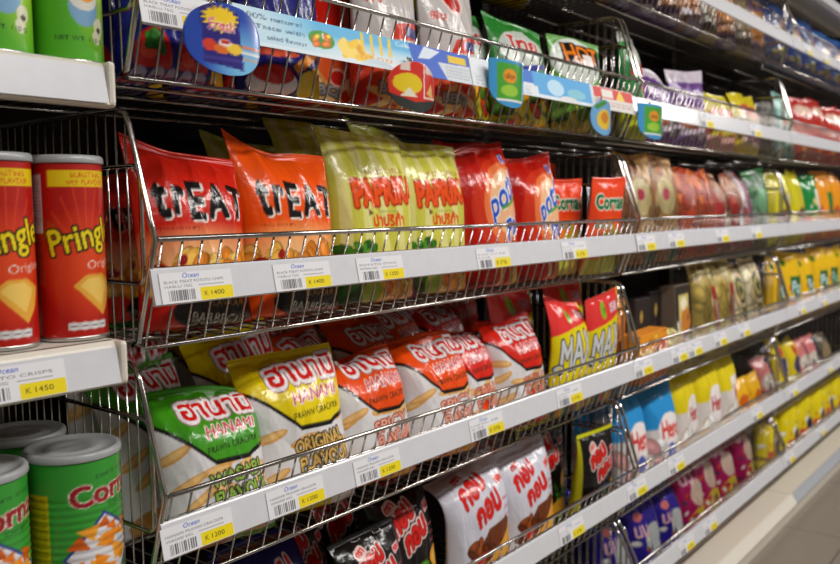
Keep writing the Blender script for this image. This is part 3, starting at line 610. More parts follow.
can('crisp_can', .500, .908, H - .1405, .0375, .205, a_pring, R(0), 'tall red cardboard can of original crisps standing next to the wire side panel', **PR)
can('crisp_can', .418, .908, H - .1405, .0375, .205, a_pring, R(-8), 'tall red cardboard can of original crisps, partly cut off by the picture edge', **PR)
GC = dict(cat='snack can', group='light green cans on the upper solid shelf')
can('snack_can', .512, .912, H + .1635, .0375, .21, a_green, R(-6), 'light green can with bowl picture at the end of the upper solid shelf', **GC)
can('snack_can', .430, .912, H + .1635, .0375, .21, a_green, R(-12), 'light green can with bowl picture, cut off by the photo edge', **GC)
CC = dict(cat='snack tin', group='wide green tins on the low solid shelf')
can('snack_tin', .495, .915, H - .4615, .0515, .196, a_corn, R(12), 'wide green tin of corn snacks standing next to the wire side panel', ribs=True, **CC)
can('snack_tin', .384, .915, H - .4615, .0515, .196, a_corn, R(4), 'wide green tin of corn snacks half cut off by the photo edge', ribs=True, **CC)
can('snack_tin', .490, 1.030, H - .4615, .0515, .196, a_corn, R(4), 'wide green tin with grey lid standing behind the full front tin', ribs=True, **CC)
can('snack_tin', .380, 1.030, H - .4615, .0515, .196, a_corn, R(4), 'wide green tin in the second row, mostly hidden at the photo edge', ribs=True, **CC)

# ------------------------------------------------------------------ packets
FL = [H + z - .0872 for z in RAILZ]
def row(j): return FL[j]
CP, PK = 'crisp packet', 'snack packet'
# third rail: upright crisps
f = row(2)
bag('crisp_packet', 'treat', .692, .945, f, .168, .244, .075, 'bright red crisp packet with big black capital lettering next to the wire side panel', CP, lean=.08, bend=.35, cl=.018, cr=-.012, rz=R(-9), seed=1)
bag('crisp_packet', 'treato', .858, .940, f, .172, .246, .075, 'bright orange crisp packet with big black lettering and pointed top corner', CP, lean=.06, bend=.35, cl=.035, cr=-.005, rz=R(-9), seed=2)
bag('crisp_packet', 'treat', .695, 1.075, f, .165, .215, .07, 'red crisp packet with black lettering in shade behind the front red one', CP, lean=.05, bend=.3, cl=-.02, seed=3, res='m', rz=R(6))
bag('crisp_packet', 'treato', .875, 1.09, f, .17, .20, .07, 'orange crisp packet hidden behind the front orange one', CP, lean=.05, bend=.5, seed=4, res='m')
PG = 'pale yellow striped crisp packets'
bag('crisp_packet', 'paprika', 1.048, .945, f, .188, .282, .075, 'pale yellow striped crisp packet with orange lettering beside the orange packet', CP, PG, lean=.04, bend=.3, cl=.012, cr=-.004, rz=R(-7), seed=5)
bag('crisp_packet', 'paprika', 1.212, .950, f, .178, .282, .07, 'pale yellow striped crisp packet with orange lettering beside the blue-lettered red one', CP, PG, lean=.02, bend=.4, cl=.010, cr=-.01, rz=R(-7), seed=6)
bag('crisp_packet', 'paprika', 1.06, 1.075, f, .19, .312, .07, 'pale yellow packet with crumpled top showing between the orange and striped front packets', CP, PG, lean=.0, bend=.4, seed=7, res='m', cl=.01, cr=-.03)
bag('crisp_packet', 'paprika', .985, 1.15, f, .19, .300, .07, 'pale yellow packet deepest in shade above the orange packet', CP, PG, lean=.0, bend=.6, seed=8, res='m', cl=.0, cr=-.02)
bag('crisp_packet', 'paprika', 1.26, 1.075, f, .19, .312, .07, 'pale yellow packet top peeping between the two striped front packets', CP, PG, lean=.0, bend=.4, seed=9, res='m', cl=.03, cr=-.03)
PT = 'red crisp packets with blue lettering'
bag('crisp_packet', 'potae', 1.366, .935, f, .170, .282, .085, 'shiny red crisp packet with blue lettering next to the yellow striped packet', CP, PT, lean=.03, bend=.3, cl=-.02, cr=.012, rz=R(-6), seed=10)
bag('crisp_packet', 'potae', 1.530, .930, f, .165, .262, .085, 'shiny red crisp packet with blue lettering next to the orange corn packets', CP, PT, lean=.0, bend=.35, cl=.0, cr=.015, rz=R(-6), seed=11)
bag('crisp_packet', 'potae', 1.50, 1.06, f, .185, .305, .085, 'shiny red packet behind, its top rising above the blue-lettered front one', CP, PT, lean=.0, bend=.4, seed=12, res='m')
bag('crisp_packet', 'potae', 1.68, 1.14, f, .185, .25, .085, 'shiny red packet in the second row behind the other blue-lettered one', CP, PT, lean=.0, bend=.4, seed=13, res='m')
CG = 'orange corn snack packets'
bag('snack_packet', 'cornae', 1.69, .962, f, .152, .218, .045, 'orange corn snack packet with green lettering, touching the red packet', PK, CG, lean=-.10, bend=.1, cl=.0, cr=.004, rz=R(-4), seed=14)
bag('snack_packet', 'cornae', 1.774, .889, f, .15, .222, .038, 'orange corn snack packet with green lettering beside the wire side panel', PK, CG, lean=-.18, bend=.1, cr=.004, rz=R(-4), seed=15)
bag('snack_packet', 'cornae', 1.76, 1.03, f, .16, .262, .045, 'orange corn snack packet behind, only its top edge showing', PK, CG, lean=.0, bend=.3, seed=16, res='m')
# fourth rail: prawn crackers
f = row(3); PW = 'prawn cracker packet'
def han(k, X, Y, w, h, label, lean, bend, rz=0., seed=0, res='n', dz=0., **kw):
    kw.setdefault('t', .085)
    if Y > 1.13: lean, bend = .02, .2
    bag('prawn_cracker_packet', 'h' + k, X, Y, f + dz, w, h, kw.pop('t'), label, PW, k + ' prawn cracker packets', lean=lean, bend=bend, rz=R(rz), seed=seed, res=res, **kw)
han('green', .712, .930, .172, .222, 'green and white prawn cracker packet in front, leaning on the wire side panel', .22, .45, -10, 21, cl=.004, cr=-.012, dent=.012)
han('green', .705, 1.035, .165, .255, 'green prawn cracker packet directly behind the front green one', .30, .4, 2, 22, t=.07)
han('green', .70, 1.14, .19, .30, 'dim green prawn cracker packet in the third row back', .25, .5, 0, 23, 'm', t=.07)
han('yellow', .872, .935, .188, .250, 'large yellow and white prawn cracker packet in front beside the green one', .18, .35, -10, 24, cl=-.008, cr=.0)
han('yellow', .873, 1.045, .168, .275, 'yellow prawn cracker packet whose full lettering shows over the front one', .20, .3, -4, 25, cl=-.012, cr=.014, t=.07)
han('yellow', .89, 1.18, .185, .31, 'dim yellow prawn cracker packet deepest in shade', .1, .4, 0, 26, 'm', t=.06)
han('orange', 1.040, .935, .172, .232, 'orange and white prawn cracker packet in front, beside the large yellow one', .2, .75, -9, 27)
han('orange', 1.220, .930, .174, .235, 'orange and white prawn cracker packet in front with dented top, nearer the red ones', .18, .6, -9, 28, dent=.016)
han('orange', 1.035, 1.035, .155, .268, 'orange prawn cracker packet lying back behind the yellow one', .3, .5, 4, 29)
han('orange', 1.185, 1.035, .165, .268, 'orange prawn cracker packet in the second row between the two front ones', .25, .6, -8, 30)
han('orange', 1.335, 1.085, .165, .285, 'orange prawn cracker packet in the second row behind the dented one', .25, .6, 0, 31)
han('orange', 1.25, 1.19, .19, .300, 'dim orange prawn cracker packet in the third row', .25, .6, 0, 32, 'm')
han('red', 1.07, 1.19, .19, .305, 'dim red prawn cracker packet in the back row behind the yellow ones', .15, .5, 5, 33, 'm')
han('red', 1.350, .955, .15, .228, 'red prawn cracker packet in front, next to the dented orange one', .18, .6, -9, 34)
han('red', 1.490, .935, .163, .236, 'red prawn cracker packet in front, touching the yellow and red packet', .12, .5, -9, 35, dent=.014)
han('red', 1.495, 1.10, .17, .268, 'red prawn cracker packet in the second row with creased top', .22, .6, 0, 36)
han('red', 1.43, 1.19, .19, .31, 'dim red prawn cracker packet in the back row over the orange ones', .2, .6, 0, 37, 'm')
han('red', 1.62, 1.19, .19, .305, 'dim red prawn cracker packet in the back row next to the tall red packets', .2, .6, 0, 38, 'm')
MX = 'yellow and red packets with grey lettering'
bag('snack_packet', 'max', 1.645, .896, f, .155, .256, .045, 'yellow and red snack packet with grey lettering beside the red cracker packet', PK, MX, lean=-.06, bend=.5, cl=.012, cr=-.01, rz=R(-4), seed=40)
bag('snack_packet', 'max', 1.772, .886, f, .147, .258, .04, 'yellow and red snack packet with grey lettering beside the wire side panel', PK, MX, lean=-.11, bend=.15, cl=-.01, cr=.012, rz=R(-4), seed=41)
bag('snack_packet', 'max', 1.56, .985, f, .18, .280, .04, 'red topped snack packet with green pepper in the second row behind the crackers', PK, MX, lean=.02, bend=.2, seed=42, res='m')
bag('snack_packet', 'max', 1.745, .955, f, .172, .285, .04, 'red topped snack packet in the second row beside the side panel', PK, MX, lean=.02, bend=.2, seed=43, res='m')
# fifth rail: rice crackers
f = row(4); WG, KG, NG = 'white packets with red lettering', 'black packets with red lettering', 'navy packets'
bag('snack_packet', 'kob', 1.318, .915, f, .185, .262, .07, 'pale silver snack packet with red lettering and folded top, beside the black ones', PK, WG, lean=.02, bend=1.0, cl=-.006, cr=.014, rz=R(-8), seed=50)
bag('snack_packet', 'kob', 1.500, .912, f, .185, .245, .07, 'pale silver snack packet with red lettering, beside the black yellow-edged ones', PK, WG, lean=.05, bend=.4, cl=-.005, cr=.02, rz=R(-8), seed=51)
bag('snack_packet', 'kob', 1.53, 1.03, f, .165, .268, .07, 'pale silver snack packet in the second row between the two front ones', PK, WG, lean=.05, bend=.5, cl=-.01, cr=.02, seed=52)
bag('snack_packet', 'kobedge', 1.672, .985, f, .19, .258, .055, 'black snack packet with yellow top edge, next to the silver packet', PK, KG, lean=.0, bend=.1, rz=R(-4), seed=53, m=FILM)
bag('snack_packet', 'kobedge', 1.764, .905, f, .158, .232, .065, 'black snack packet with yellow top edge, against the wire side panel', PK, KG, lean=-.11, bend=.1, rz=R(-4), seed=54)
bag('snack_packet', 'kobedge', 1.745, 1.07, f, .185, .285, .06, 'black snack packet with yellow top edge in the second row', PK, KG, lean=.0, bend=.1, seed=55, res='m')
bag('snack_packet', 'kobdark', 1.145, .955, f, .165, .250, .065, 'black snack packet with red lettering, next to the silver packet', PK, KG, lean=.1, bend=.4, rz=R(0), cr=.01, seed=56)
bag('snack_packet', 'kobdark', 1.02, .900, f, .16, .215, .05, 'black snack packet with red lettering at the very front', PK, KG, lean=.1, bend=.4, rz=R(2), seed=57)
bag('snack_packet', 'kobdark', .945, 1.0, f, .13, .245, .06, 'black snack packet beside the navy ones', PK, KG, lean=.15, bend=.5, seed=58)
bag('snack_packet', 'kobdark', 1.08, 1.06, f, .16, .275, .06, 'black glossy packet in the second row with creased top', PK, KG, lean=.15, bend=.8, seed=59)
bag('snack_packet', 'kobdark', 1.25, 1.06, f, .16, .285, .06, 'black packet in the second row under the yellow wires, behind the silver one', PK, KG, lean=.1, bend=.6, seed=60, res='m')
bag('snack_packet', 'kobdark', .96, 1.10, f, .185, .285, .06, 'black packet in the second row behind the navy ones', PK, KG, lean=.15, bend=.6, seed=61, res='m')
bag('snack_packet', 'navy', .68, .94, f, .175, .245, .06, 'navy blue packet at the end next to the side panel', PK, NG, lean=.2, bend=.5, seed=62)
bag('snack_packet', 'navy', .835, .945, f, .165, .255, .06, 'navy blue packet next to the black ones', PK, NG, lean=.2, bend=.5, seed=63)
# second rail
f = row(1); BT, RS = 'blue packets with tomatoes', 'red shrimp snack packets'
bag('snack_packet', 'tomato', .665, .945, f, .165, .27, .06, 'blue snack packet with tomatoes behind the first wires next to the can shelf', PK, BT, lean=0, bend=.1, seed=70)
bag('snack_packet', 'tomato', .655, 1.06, f, .165, .27, .06, 'blue snack packet in the second row by the side panel', PK, BT, lean=0, bend=.1, seed=71, res='m')
bag('snack_packet', 'tomato2', .852, .950, f, .165, .27, .06, 'blue snack packet with dip bowl picture next to the red packets', PK, BT, lean=0, bend=.1, seed=72)
bag('snack_packet', 'tomato', .83, 1.06, f, .165, .27, .06, 'blue snack packet mostly hidden behind the oval hanging tag', PK, BT, lean=0, bend=.1, seed=73, res='m')
bag('snack_packet', 'shrimp', .990, 1.0, f, .16, .235, .06, 'dark red packet beside the dip bowl packet, set further back', PK, RS, lean=0, bend=.1, seed=74)
bag('snack_packet', 'silver', 1.075, .935, f, .165, .25, .065, 'silver topped red packet with a round emblem, above the blue banner', PK, RS, lean=.02, bend=.1, cr=.01, seed=75)
bag('snack_packet', 'silver', 1.245, .935, f, .165, .25, .065, 'silver topped red packet nearer the green ones', PK, RS, lean=.02, bend=.1, cr=.01, seed=76)
bag('snack_packet', 'silver', 1.03, 1.07, f, .165, .25, .065, 'silver topped red packet in the second row', PK, RS, lean=.0, bend=.1, seed=77, res='m')
GS = 'green snack packets on the second rail'
bag('snack_packet', 'greensilver', 1.385, .985, f, .15, .235, .06, 'green and silver packet next to the silver topped one', PK, GS, lean=.03, bend=.3, seed=78)
bag('snack_packet', 'greensilver', 1.49, .935, f, .165, .222, .06, 'green and silver packet with blue stripe in front, at the middle of the row', PK, GS, lean=.05, bend=.3, cl=.01, cr=-.02, rz=R(-12), seed=79)
bag('snack_packet', 'greensilver', 1.61, .985, f, .16, .205, .06, 'green and silver packet behind the packet with orange and black lettering', PK, GS, lean=.05, bend=.3, cr=-.02, rz=R(-12), seed=80)
bag('snack_packet', 'hot', 1.715, .925, f, .165, .215, .045, 'green packet with orange lettering on a black block beside the side panel', PK, GS, lean=.04, bend=.15, cr=-.01, rz=R(-16), seed=81)
bag('snack_packet', 'yellowplain', 1.47, 1.09, f, .17, .285, .06, 'yellow packet standing tall behind the green and silver ones', PK, 'yellow packets', lean=.05, bend=.3, res='m', seed=82)
# top rail, first section: only undersides show
f = row(0)
for k, x in enumerate((1.22, 1.40, 1.58, 1.755)):
    bag('snack_packet', 'yellowplain', x, 1.13, f, .17, .25, .09, ['yellow packet in the back row on the top wires, nearest the cans', 'yellow packet in the back row on the top wires, second from the cans', 'yellow packet in the back row on the top wires, second from the side panel', 'yellow packet in the back row on the top wires by the side panel'][k], PK, 'yellow packets on the top rail', res='m', seed=95 + k)
    bag('snack_packet', 'yellowplain', x, .96 + .03 * (k % 2), f, .155, .25, .08, ['yellow packet seen from below on the top wires, above the silver packets', 'yellow packet on the top wires above the green and silver packets', 'yellow packet seen from below through the top wires above the tall yellow one', 'yellow packet on the top wires near the side panel'][k], PK, 'yellow packets on the top rail', res='m', seed=90 + k)
far = []
def F(name, des, j, X, Y, w, h, t, label, group, res='f', **kw):
    jr = random.Random(label); kw.setdefault('rz', R(jr.uniform(-16, 3))); kw['lean'] = kw.get('lean', .1) + jr.uniform(-.01, .08); kw.setdefault('cl', jr.uniform(-.012, .012)); kw.setdefault('cr', jr.uniform(-.012, .012))
    bag(name, des, X, Y + jr.uniform(0, .01), row(j), w, h * jr.uniform(.96, 1.03), t, label, kw.pop('cat', PK), group, res=res, seed=len(label) + int(X * 100), **kw)
ORD = ['first', 'second', 'third', 'fourth', 'fifth', 'sixth', 'seventh', 'eighth', 'ninth']
for k, (x, d) in enumerate(zip(np.linspace(1.966, 3.015, 8), ('purplebrown', 'brown', 'brown', 'purplebrown', 'greybag', 'brown', 'greybag', 'purplebrown'))):
    F('snack_packet', d, 0, x, .95, .145, .235, .07, {'purplebrown': 'dark purple', 'brown': 'brown and orange', 'greybag': 'grey'}[d] + ' packet behind the top rail, second wire section, ' + ORD[k] + ' from near end', 'packets on the top rail of the second section', 'm' if k < 3 else 'f', lean=.0, bend=.2)
for k, x in enumerate(np.linspace(3.23, 4.25, 6)):
    F('snack_packet', 'bluebag', 0, x, .93, .19, .24, .07, 'blue packet behind the top rail, third section, ' + ORD[k] + ' from near end', 'blue packets on the top rail', lean=.0, bend=.2)
G1 = 'packets on the second rail of the second section'
F('snack_packet', 'greenwhite', 1, 2.065, .945, .15, .290, .06, 'tall green and white packet beside the slanted chrome side panels', G1, 'm', lean=0, bend=.15, rz=R(8))
F('snack_packet', 'purplewhite', 1, 2.235, .950, .16, .215, .06, 'white and purple packet sunk low, between the tall green one and the upright purple one', G1, 'm', lean=.05, bend=.3, cr=-.03)
F('snack_packet', 'purplewhite', 1, 2.43, .935, .17, .235, .06, 'white and purple packet standing upright with square top behind the rod', G1, 'm', lean=0, bend=.1)
for k, (x, h, d) in enumerate(((2.61, .185, 'redyellow'), (2.75, .19, 'redyellow'), (2.89, .21, 'yellowred'), (3.008, .215, 'yellowred'))):
    F('snack_packet', d, 1, x, .935 + .02 * (k % 2), .15, h, .06, ['small red and yellow packet next to the upright white and purple one', 'small red and yellow packet, second after the upright purple one', 'yellow packet with red emblem among the small ones', 'yellow and white packet with red emblem against the far side panel'][k], G1, lean=0, bend=.3)
F('snack_packet', 'lightblue', 1, 3.36, .93, .19, .255, .07, 'light blue packet with yellow oval beside the far side panel', 'packets on the second rail of the third section', lean=0, bend=.2)
for k, x in enumerate((3.60, 3.82, 4.04, 4.26)):
    F('snack_packet', 'redplain', 1, x, .93, .19, .265, .07, 'plain red packet, ' + ORD[k] + ' after the light blue one', 'packets on the second rail of the third section', lean=0, bend=.2)
G2 = 'clear bags on the third rail'
CB = 'clear snack bag'
for k, (x, d, h, w, lab) in enumerate(((2.07, 'tan', .300, .145, 'tall clear bag of tan crackers beside the chrome side panel'), (2.215, 'tan', .300, .145, 'tall clear bag of tan crackers, second from the side panel'),
        (2.36, 'orangecr', .265, .16, 'clear bag of orange crackers next to the tall tan bags'), (2.505, 'orangecr', .262, .16, 'clear bag of orange crackers, second after the tan bags'),
        (2.65, 'redcr', .26, .155, 'clear bag of pale crackers with a red label'), (2.79, 'redcr', .262, .15, 'clear bag with red label, next to the purple one'),
        (2.91, 'purplecr', .265, .13, 'clear bag with purple label, next to the green one'), (3.018, 'greencr', .27, .13, 'green and white clear bag against the far side panel'))):
    F('snack_bag', d, 2, x, .93, w, h, .075, lab, G2, 'm', lean=0, bend=.25, cat=CB, clear=True)
for k, (x, d, lab) in enumerate(((3.31, 'yellowdk', 'yellow packet with brown picture beside the far side panel'), (3.53, 'yellowdk', 'yellow packet with brown picture next to the green and red one'), (3.76, 'greenred', 'green, white and red packet after the yellow ones'), (3.98, 'orangepk', 'orange packet with green block, nearest the green and red one'), (4.2, 'orangepk', 'orange packet with green block, farthest along'))):
    F('snack_packet', d, 2, x, .93, .19, .275 + .006 * k, .07, lab + ' on the third rail', 'packets on the third rail of the third section', lean=0, bend=.15)
# fourth rail, second section: boxes and clear bags
def carton(des, X, Y, w, d, h, z, label, rz=0., tilt=0.):
    A = art(des, 30, 30); e = empty('carton', (X, Y, z), R(rz)); e.rotation_euler = (R(-tilt), 0, R(rz))
    link('carton_body', MB().box(-w / 2, w / 2, -d / 2, d / 2, 0, h, .0015).mesh('body'), CARD_M[des], e)
    X_, Z_ = np.meshgrid(np.linspace(-w / 2 + .002, w / 2 - .002, 30), np.linspace(.002, h - .002, 30))
    link('printed_panel', grid_mesh('panel', np.stack([X_, X_ * 0 - d / 2 - .0006, Z_], -1), A, smooth=False), PAPER, e)
    tag(e, label, 'carton', 'cartons on the fourth rail')
DES['orbox'] = blob((232, 150, 30), [('rect', 0, 0, 1, .3, (222, 120, 24)), ('ell', .3, .5, .2, .2, (236, 200, 120)), ('rect', .7, .1, .95, .8, (206, 80, 30))], None, (0, 0, 1, 1, [(240, 180, 60), (206, 110, 30), (120, 70, 30)], 16, .04, .08))
DES['darkbox'] = blob((36, 28, 26), [('ell', .4, .75, .1, .08, (170, 140, 60)), ('rect', .0, .0, 1, .1, (60, 50, 50))])
DES['picbox'] = blob((40, 30, 28), [('rect', .2, .12, .8, .86, (206, 190, 110)), ('ell', .6, .5, .3, .2, (196, 120, 40)), ('ell', .4, .3, .16, .08, (90, 70, 110)), ('ell', .5, .75, .2, .08, (240, 230, 200))])
CARD_M = {'orbox': mat('orange_card', (228, 140, 30), .5), 'darkbox': mat('dark_card', (52, 44, 44), .45), 'picbox': mat('grey_card', (120, 104, 90), .5)}
f = row(3)
carton('orbox', 2.09, .918, .2, .05, .128, f, 'low orange carton with pictures in front beside the side panel', rz=3)
carton('orbox', 2.01, .985, .11, .05, .215, f, 'upright orange carton behind the low one', rz=3)
carton('darkbox', 2.17, .985, .11, .05, .205, f, 'dark upright carton next to the orange ones', rz=3)
carton('darkbox', 2.29, .995, .11, .05, .215, f, 'dark upright carton beside the picture carton', rz=3)
carton('picbox', 2.395, .95, .14, .05, .225, f, 'dark carton with a food picture, tilted slightly', rz=3, tilt=3)
F('snack_bag', 'clearbean', 3, 2.30, .915, .13, .115, .05, 'small low clear bag in front of the dark cartons', 'clear bags on the fourth rail', 'f', cat=CB, clear=True, lean=.05)
for k, (x, d, h, w, lab) in enumerate(((2.54, 'clearbean', .285, .17, 'clear bag of yellow-green snacks with a red label'), (2.70, 'clearbean', .285, .16, 'clear bag with red label, next to the nut bags'), (2.86, 'clearnut', .265, .16, 'clear bag of pale nuts with round dark emblem, next to the red label bag'), (3.005, 'clearnut', .275, .16, 'clear bag of pale nuts against the far side panel'))):
    F('snack_bag', d, 3, x, .93, w, h, .08, lab, 'clear bags on the fourth rail', 'm', lean=0, bend=.15, cat=CB, clear=True)
for k, x in enumerate((3.27, 3.48, 3.69, 3.90, 4.10, 4.28)):
    F('snack_packet', 'yellowlab', 3, x, .93, .175, .262 + .006 * (k % 2), .07, 'yellow packet with green label, ' + ORD[k] + ' from the side panel on the fourth rail', 'yellow packets with green labels', 'm' if k < 4 else 'f', lean=0, bend=.1)
G4 = 'packets on the fifth rail of the second section'
F('snack_packet', 'bluewhite', 4, 2.055, .925, .165, .27, .07, 'sky blue and white packet beside the wire side panel', G4, 'm', lean=.04, bend=.2)
F('snack_packet', 'bluewhite', 4, 2.245, .925, .175, .27, .07, 'sky blue and white packet next to the yellow and white ones', G4, 'm', lean=.04, bend=.2, cr=.012)
F('snack_packet', 'bluewhite', 4, 2.08, 1.05, .18, .275, .07, 'sky blue packet in the second row by the side panel', G4, 'f', lean=.04, bend=.2)
for k, (x, y, h) in enumerate(((2.42, .935, .255), (2.58, .925, .262), (2.77, .925, .268))):
    F('snack_packet', 'yellowwhite', 4, x, y, .18, h, .07, 'yellow and white packet in front, ' + ['next to the sky blue one', 'between two of its kind', 'next to the small gold packets'][k], G4, 'm', lean=.04, bend=.2, cr=.01)
for k, x in enumerate((2.38, 2.56, 2.74)):
    F('snack_packet', 'yellowwhite', 4, x, 1.04, .18, .285, .07, 'yellow packet in the second row, top showing ' + ['above the sky blue one', 'above the first yellow and white one', 'above the middle yellow and white one'][k], G4, 'f', lean=.04, bend=.2)
for k, x in enumerate((2.92, 3.03)):
    F('snack_packet', 'gold', 4, x, .915, .12, .15, .05, 'small gold packet ' + ['beside the last yellow and white packet', 'against the far side panel'][k] + ' on the fifth rail', G4, lean=.1, bend=.2)
for k, (x, d, h) in enumerate(((3.24, 'pinkmix', .19), (3.405, 'mixyellow', .235), (3.57, 'mixyellow', .22), (3.735, 'pinkmix', .19), (3.87, 'pinkmix', .185), (4.08, 'greybag', .17))):
    F('snack_packet', d, 4, x, .93, .16, h, .06, {'pinkmix': 'pink and dark', 'mixyellow': 'yellow and dark', 'greybag': 'grey'}[d] + ' packet, ' + ORD[k] + ' from the side panel, fifth rail of third section', 'packets on the fifth rail of the third section', lean=.1, bend=.3)
G5 = 'foil packets on the lowest rail'
for k, (x, y, d, h, lab) in enumerate(((1.972, .945, 'purplefoil', .225, 'purple foil packet nearest the side panel, lowest rail'), (2.13, .925, 'purplefoil', .215, 'purple foil packet in front, next to the side one'), (2.29, .92, 'purplefoil', .205, 'purple foil packet in front of the red foil one'),
        (2.06, 1.03, 'purplefoil', .25, 'purple foil packet in the second row'), (2.31, 1.03, 'redfoil', .25, 'red foil packet in the second row behind the purple ones'),
        (2.455, .925, 'magfoil', .225, 'magenta foil packet next to the purple ones'), (2.62, .935, 'magfoil', .235, 'magenta foil packet, second along from the purple ones'), (2.785, .935, 'magfoil', .235, 'magenta foil packet with tall creased top'), (2.99, .94, 'magfoil', .235, 'magenta foil packet apart from the others against the far side panel'),
        (2.50, 1.04, 'magfoil', .25, 'magenta foil packet in the second row'))):
    F('snack_packet', d, 5, x, y, .165, h, .08, lab, G5, 'm', lean=.15, bend=.4, m=FOIL)
for k, x in enumerate((3.26, 3.47, 3.68, 3.89, 4.10, 4.28)):
    F('snack_packet', 'yellowface', 5, x, .925, .18, .245, .07, 'yellow packet on the lowest rail of the third section, ' + ORD[k] + ' from the side panel', 'yellow packets on the lowest rail', lean=.05, bend=.2)

# ------------------------------------------------------------------ price tickets in the rails
def a_ticket(c, r, l1, l2, price):
    c.a[:] = np.array((226, 226, 230)) / 255.
    c.rect(0, 0, .006, 1, (190, 190, 196)); c.rect(.994, 0, 1, 1, (190, 190, 196))
    c.text('Ocean', .42, .88, .16, (40, 70, 190), w=.22, bold=.002, shear=.15)
    c.text(l1, .46, .685, .09, (112, 112, 118), w=.8); c.text(l2, .24, .54, .09, (112, 112, 118), w=.36); c.rect(.5, .53, .86, .55, (150, 150, 156))
    x = .1
    while x < .44:
        w = r.choice([.008, .012, .018]); c.rect(x, .08, x + w, .42, (70, 70, 74)); x += w + r.choice([.008, .012, .02])
    c.rect(.52, .03, .98, .45, (234, 212, 20)); c.text('K', .6, .24, .15, (60, 52, 20), bold=.004); c.text(price, .76, .24, .15, (60, 52, 20), w=.18, bold=.003)
LINES = [('POTATO CRISPS', 'ORIGINAL 110G', '1450'), ('BLACK TREAT POTATO CHIPS', 'HABLU 75G', '1400'), ('HANAMI PRAWN CRACKER', 'WASABI 60G', '1200'), ('POTATO STICK', 'PAPRIKA 60G', '1250')]
_tk = {}
def ticket_mesh(k, hi):
    if (k, hi) in _tk: return _tk[(k, hi)]
    nu, nv = (150, 56) if hi else (36, 14)
    c = Canvas(nu * 2, nv * 2, (255, 255, 255)); a_ticket(c, random.Random(k), *LINES[k]); A = c.cells()
    w, h = .105, .036; s = np.linspace(0, 1, nu)[None, :]; q = np.linspace(0, 1, nv)[:, None]
    P = np.stack([(s - .5) * w + 0 * q, -.0004 - .0 * s * q, q * h + 0 * s], -1)
    # thin card: front grid plus a back sheet in one closed strip
    B = P[:, [-1, 0]].copy(); B[..., 1] = .0
    _tk[(k, hi)] = grid_mesh('price_ticket', np.concatenate([P, B], 1), np.concatenate([A, A[:, [-1, 0]]], 1), wrap=True, smooth=False)
    return _tk[(k, hi)]
def ticket(X, j, k, label, zt=None, hi=False, w=1., solid=False):
    z = (RAILZ[j] if zt is None else zt)
    o = link('price_ticket', ticket_mesh(k, hi), PAPER)
    if solid: o.location = (X, .85 - .0159, H + z - .0445)
    else: o.location = (X, .85 - .0141, H + z - .0385)
    o.rotation_euler = (R(-11.5), 0, 0); o.scale = (w, 1, 1)
    tag(o, label, 'price ticket', 'yellow and white price tickets')
TK = 'yellow-blocked price ticket '
ticket(.398, 0, 0, TK + 'in the rail under the red cans', zt=-.141, hi=True, solid=True)
T2 = [(.622, 1, 'below the bright red packet'), (.795, 1, 'below the bright orange packet'), (.955, 3, 'below the first pale yellow striped packet'), (1.26, 3, 'below the blue-lettered red packets'), (1.56, 3, 'below the orange corn packets'),
      (1.915, 3, 'under the tall tan clear bags'), (2.10, 3, 'under the second tall tan bag'), (2.44, 3, 'under the orange cracker bags'), (2.75, 3, 'under the red label bags')]
for x, k, l in T2: ticket(x, 2, k, TK + l, hi=x < 1.2)
T3 = [(.610, 2, 'below the front green cracker packet'), (.772, 2, 'below the large yellow cracker packet'), (.94, 2, 'below the front orange cracker packet'), (1.235, 2, 'below the front red cracker packets'), (1.54, 2, 'below the yellow and red packets with grey lettering'),
      (1.905, 3, 'under the low orange carton'), (2.13, 3, 'under the dark cartons, nearer one'), (2.24, 3, 'under the dark cartons, farther one'), (2.44, 3, 'under the clear bag of yellow-green snacks'), (2.65, 3, 'under the pale nut bags'), (3.30, 3, 'under the first yellow packet with green label'), (3.62, 3, 'under the third yellow packet with green label')]
for x, k, l in T3: ticket(x, 3, k, TK + l, hi=x < 1.2)
T4 = [(1.55, 3, 'below the silver and black packets'), (1.875, 3, 'below the first sky blue and white packet'), (2.12, 3, 'below the second sky blue packet'), (2.80, 3, 'below the small gold packets'), (3.22, 3, 'below the first pink and dark packet'), (3.75, 3, 'below the grey packet of the far section')]
for x, k, l in T4: ticket(x, 4, k, TK + l)
T5 = [(2.20, 3, 'on the lowest rail below the purple foil packets'), (2.38, 3, 'on the lowest rail below the first magenta foil packet'), (3.20, 3, 'on the lowest rail below the first far yellow packet'), (3.66, 3, 'on the lowest rail below the third far yellow packet')]
for x, k, l in T5: ticket(x, 5, k, TK + l)
for x, k, l in [(.610, 1, 'beside the blue banner below the tomato packets'), (2.30, 3, 'on the second rail below the upright purple packet'), (2.72, 3, 'on the second rail below the small red and yellow packets')]: ticket(x, 1, k, TK + l, hi=x < 1)
for x, k, l in [(3.30, 3, 'on the top rail below the first blue packet'), (3.55, 3, 'on the top rail below the second blue packet')]: ticket(x, 0, k, TK + l)

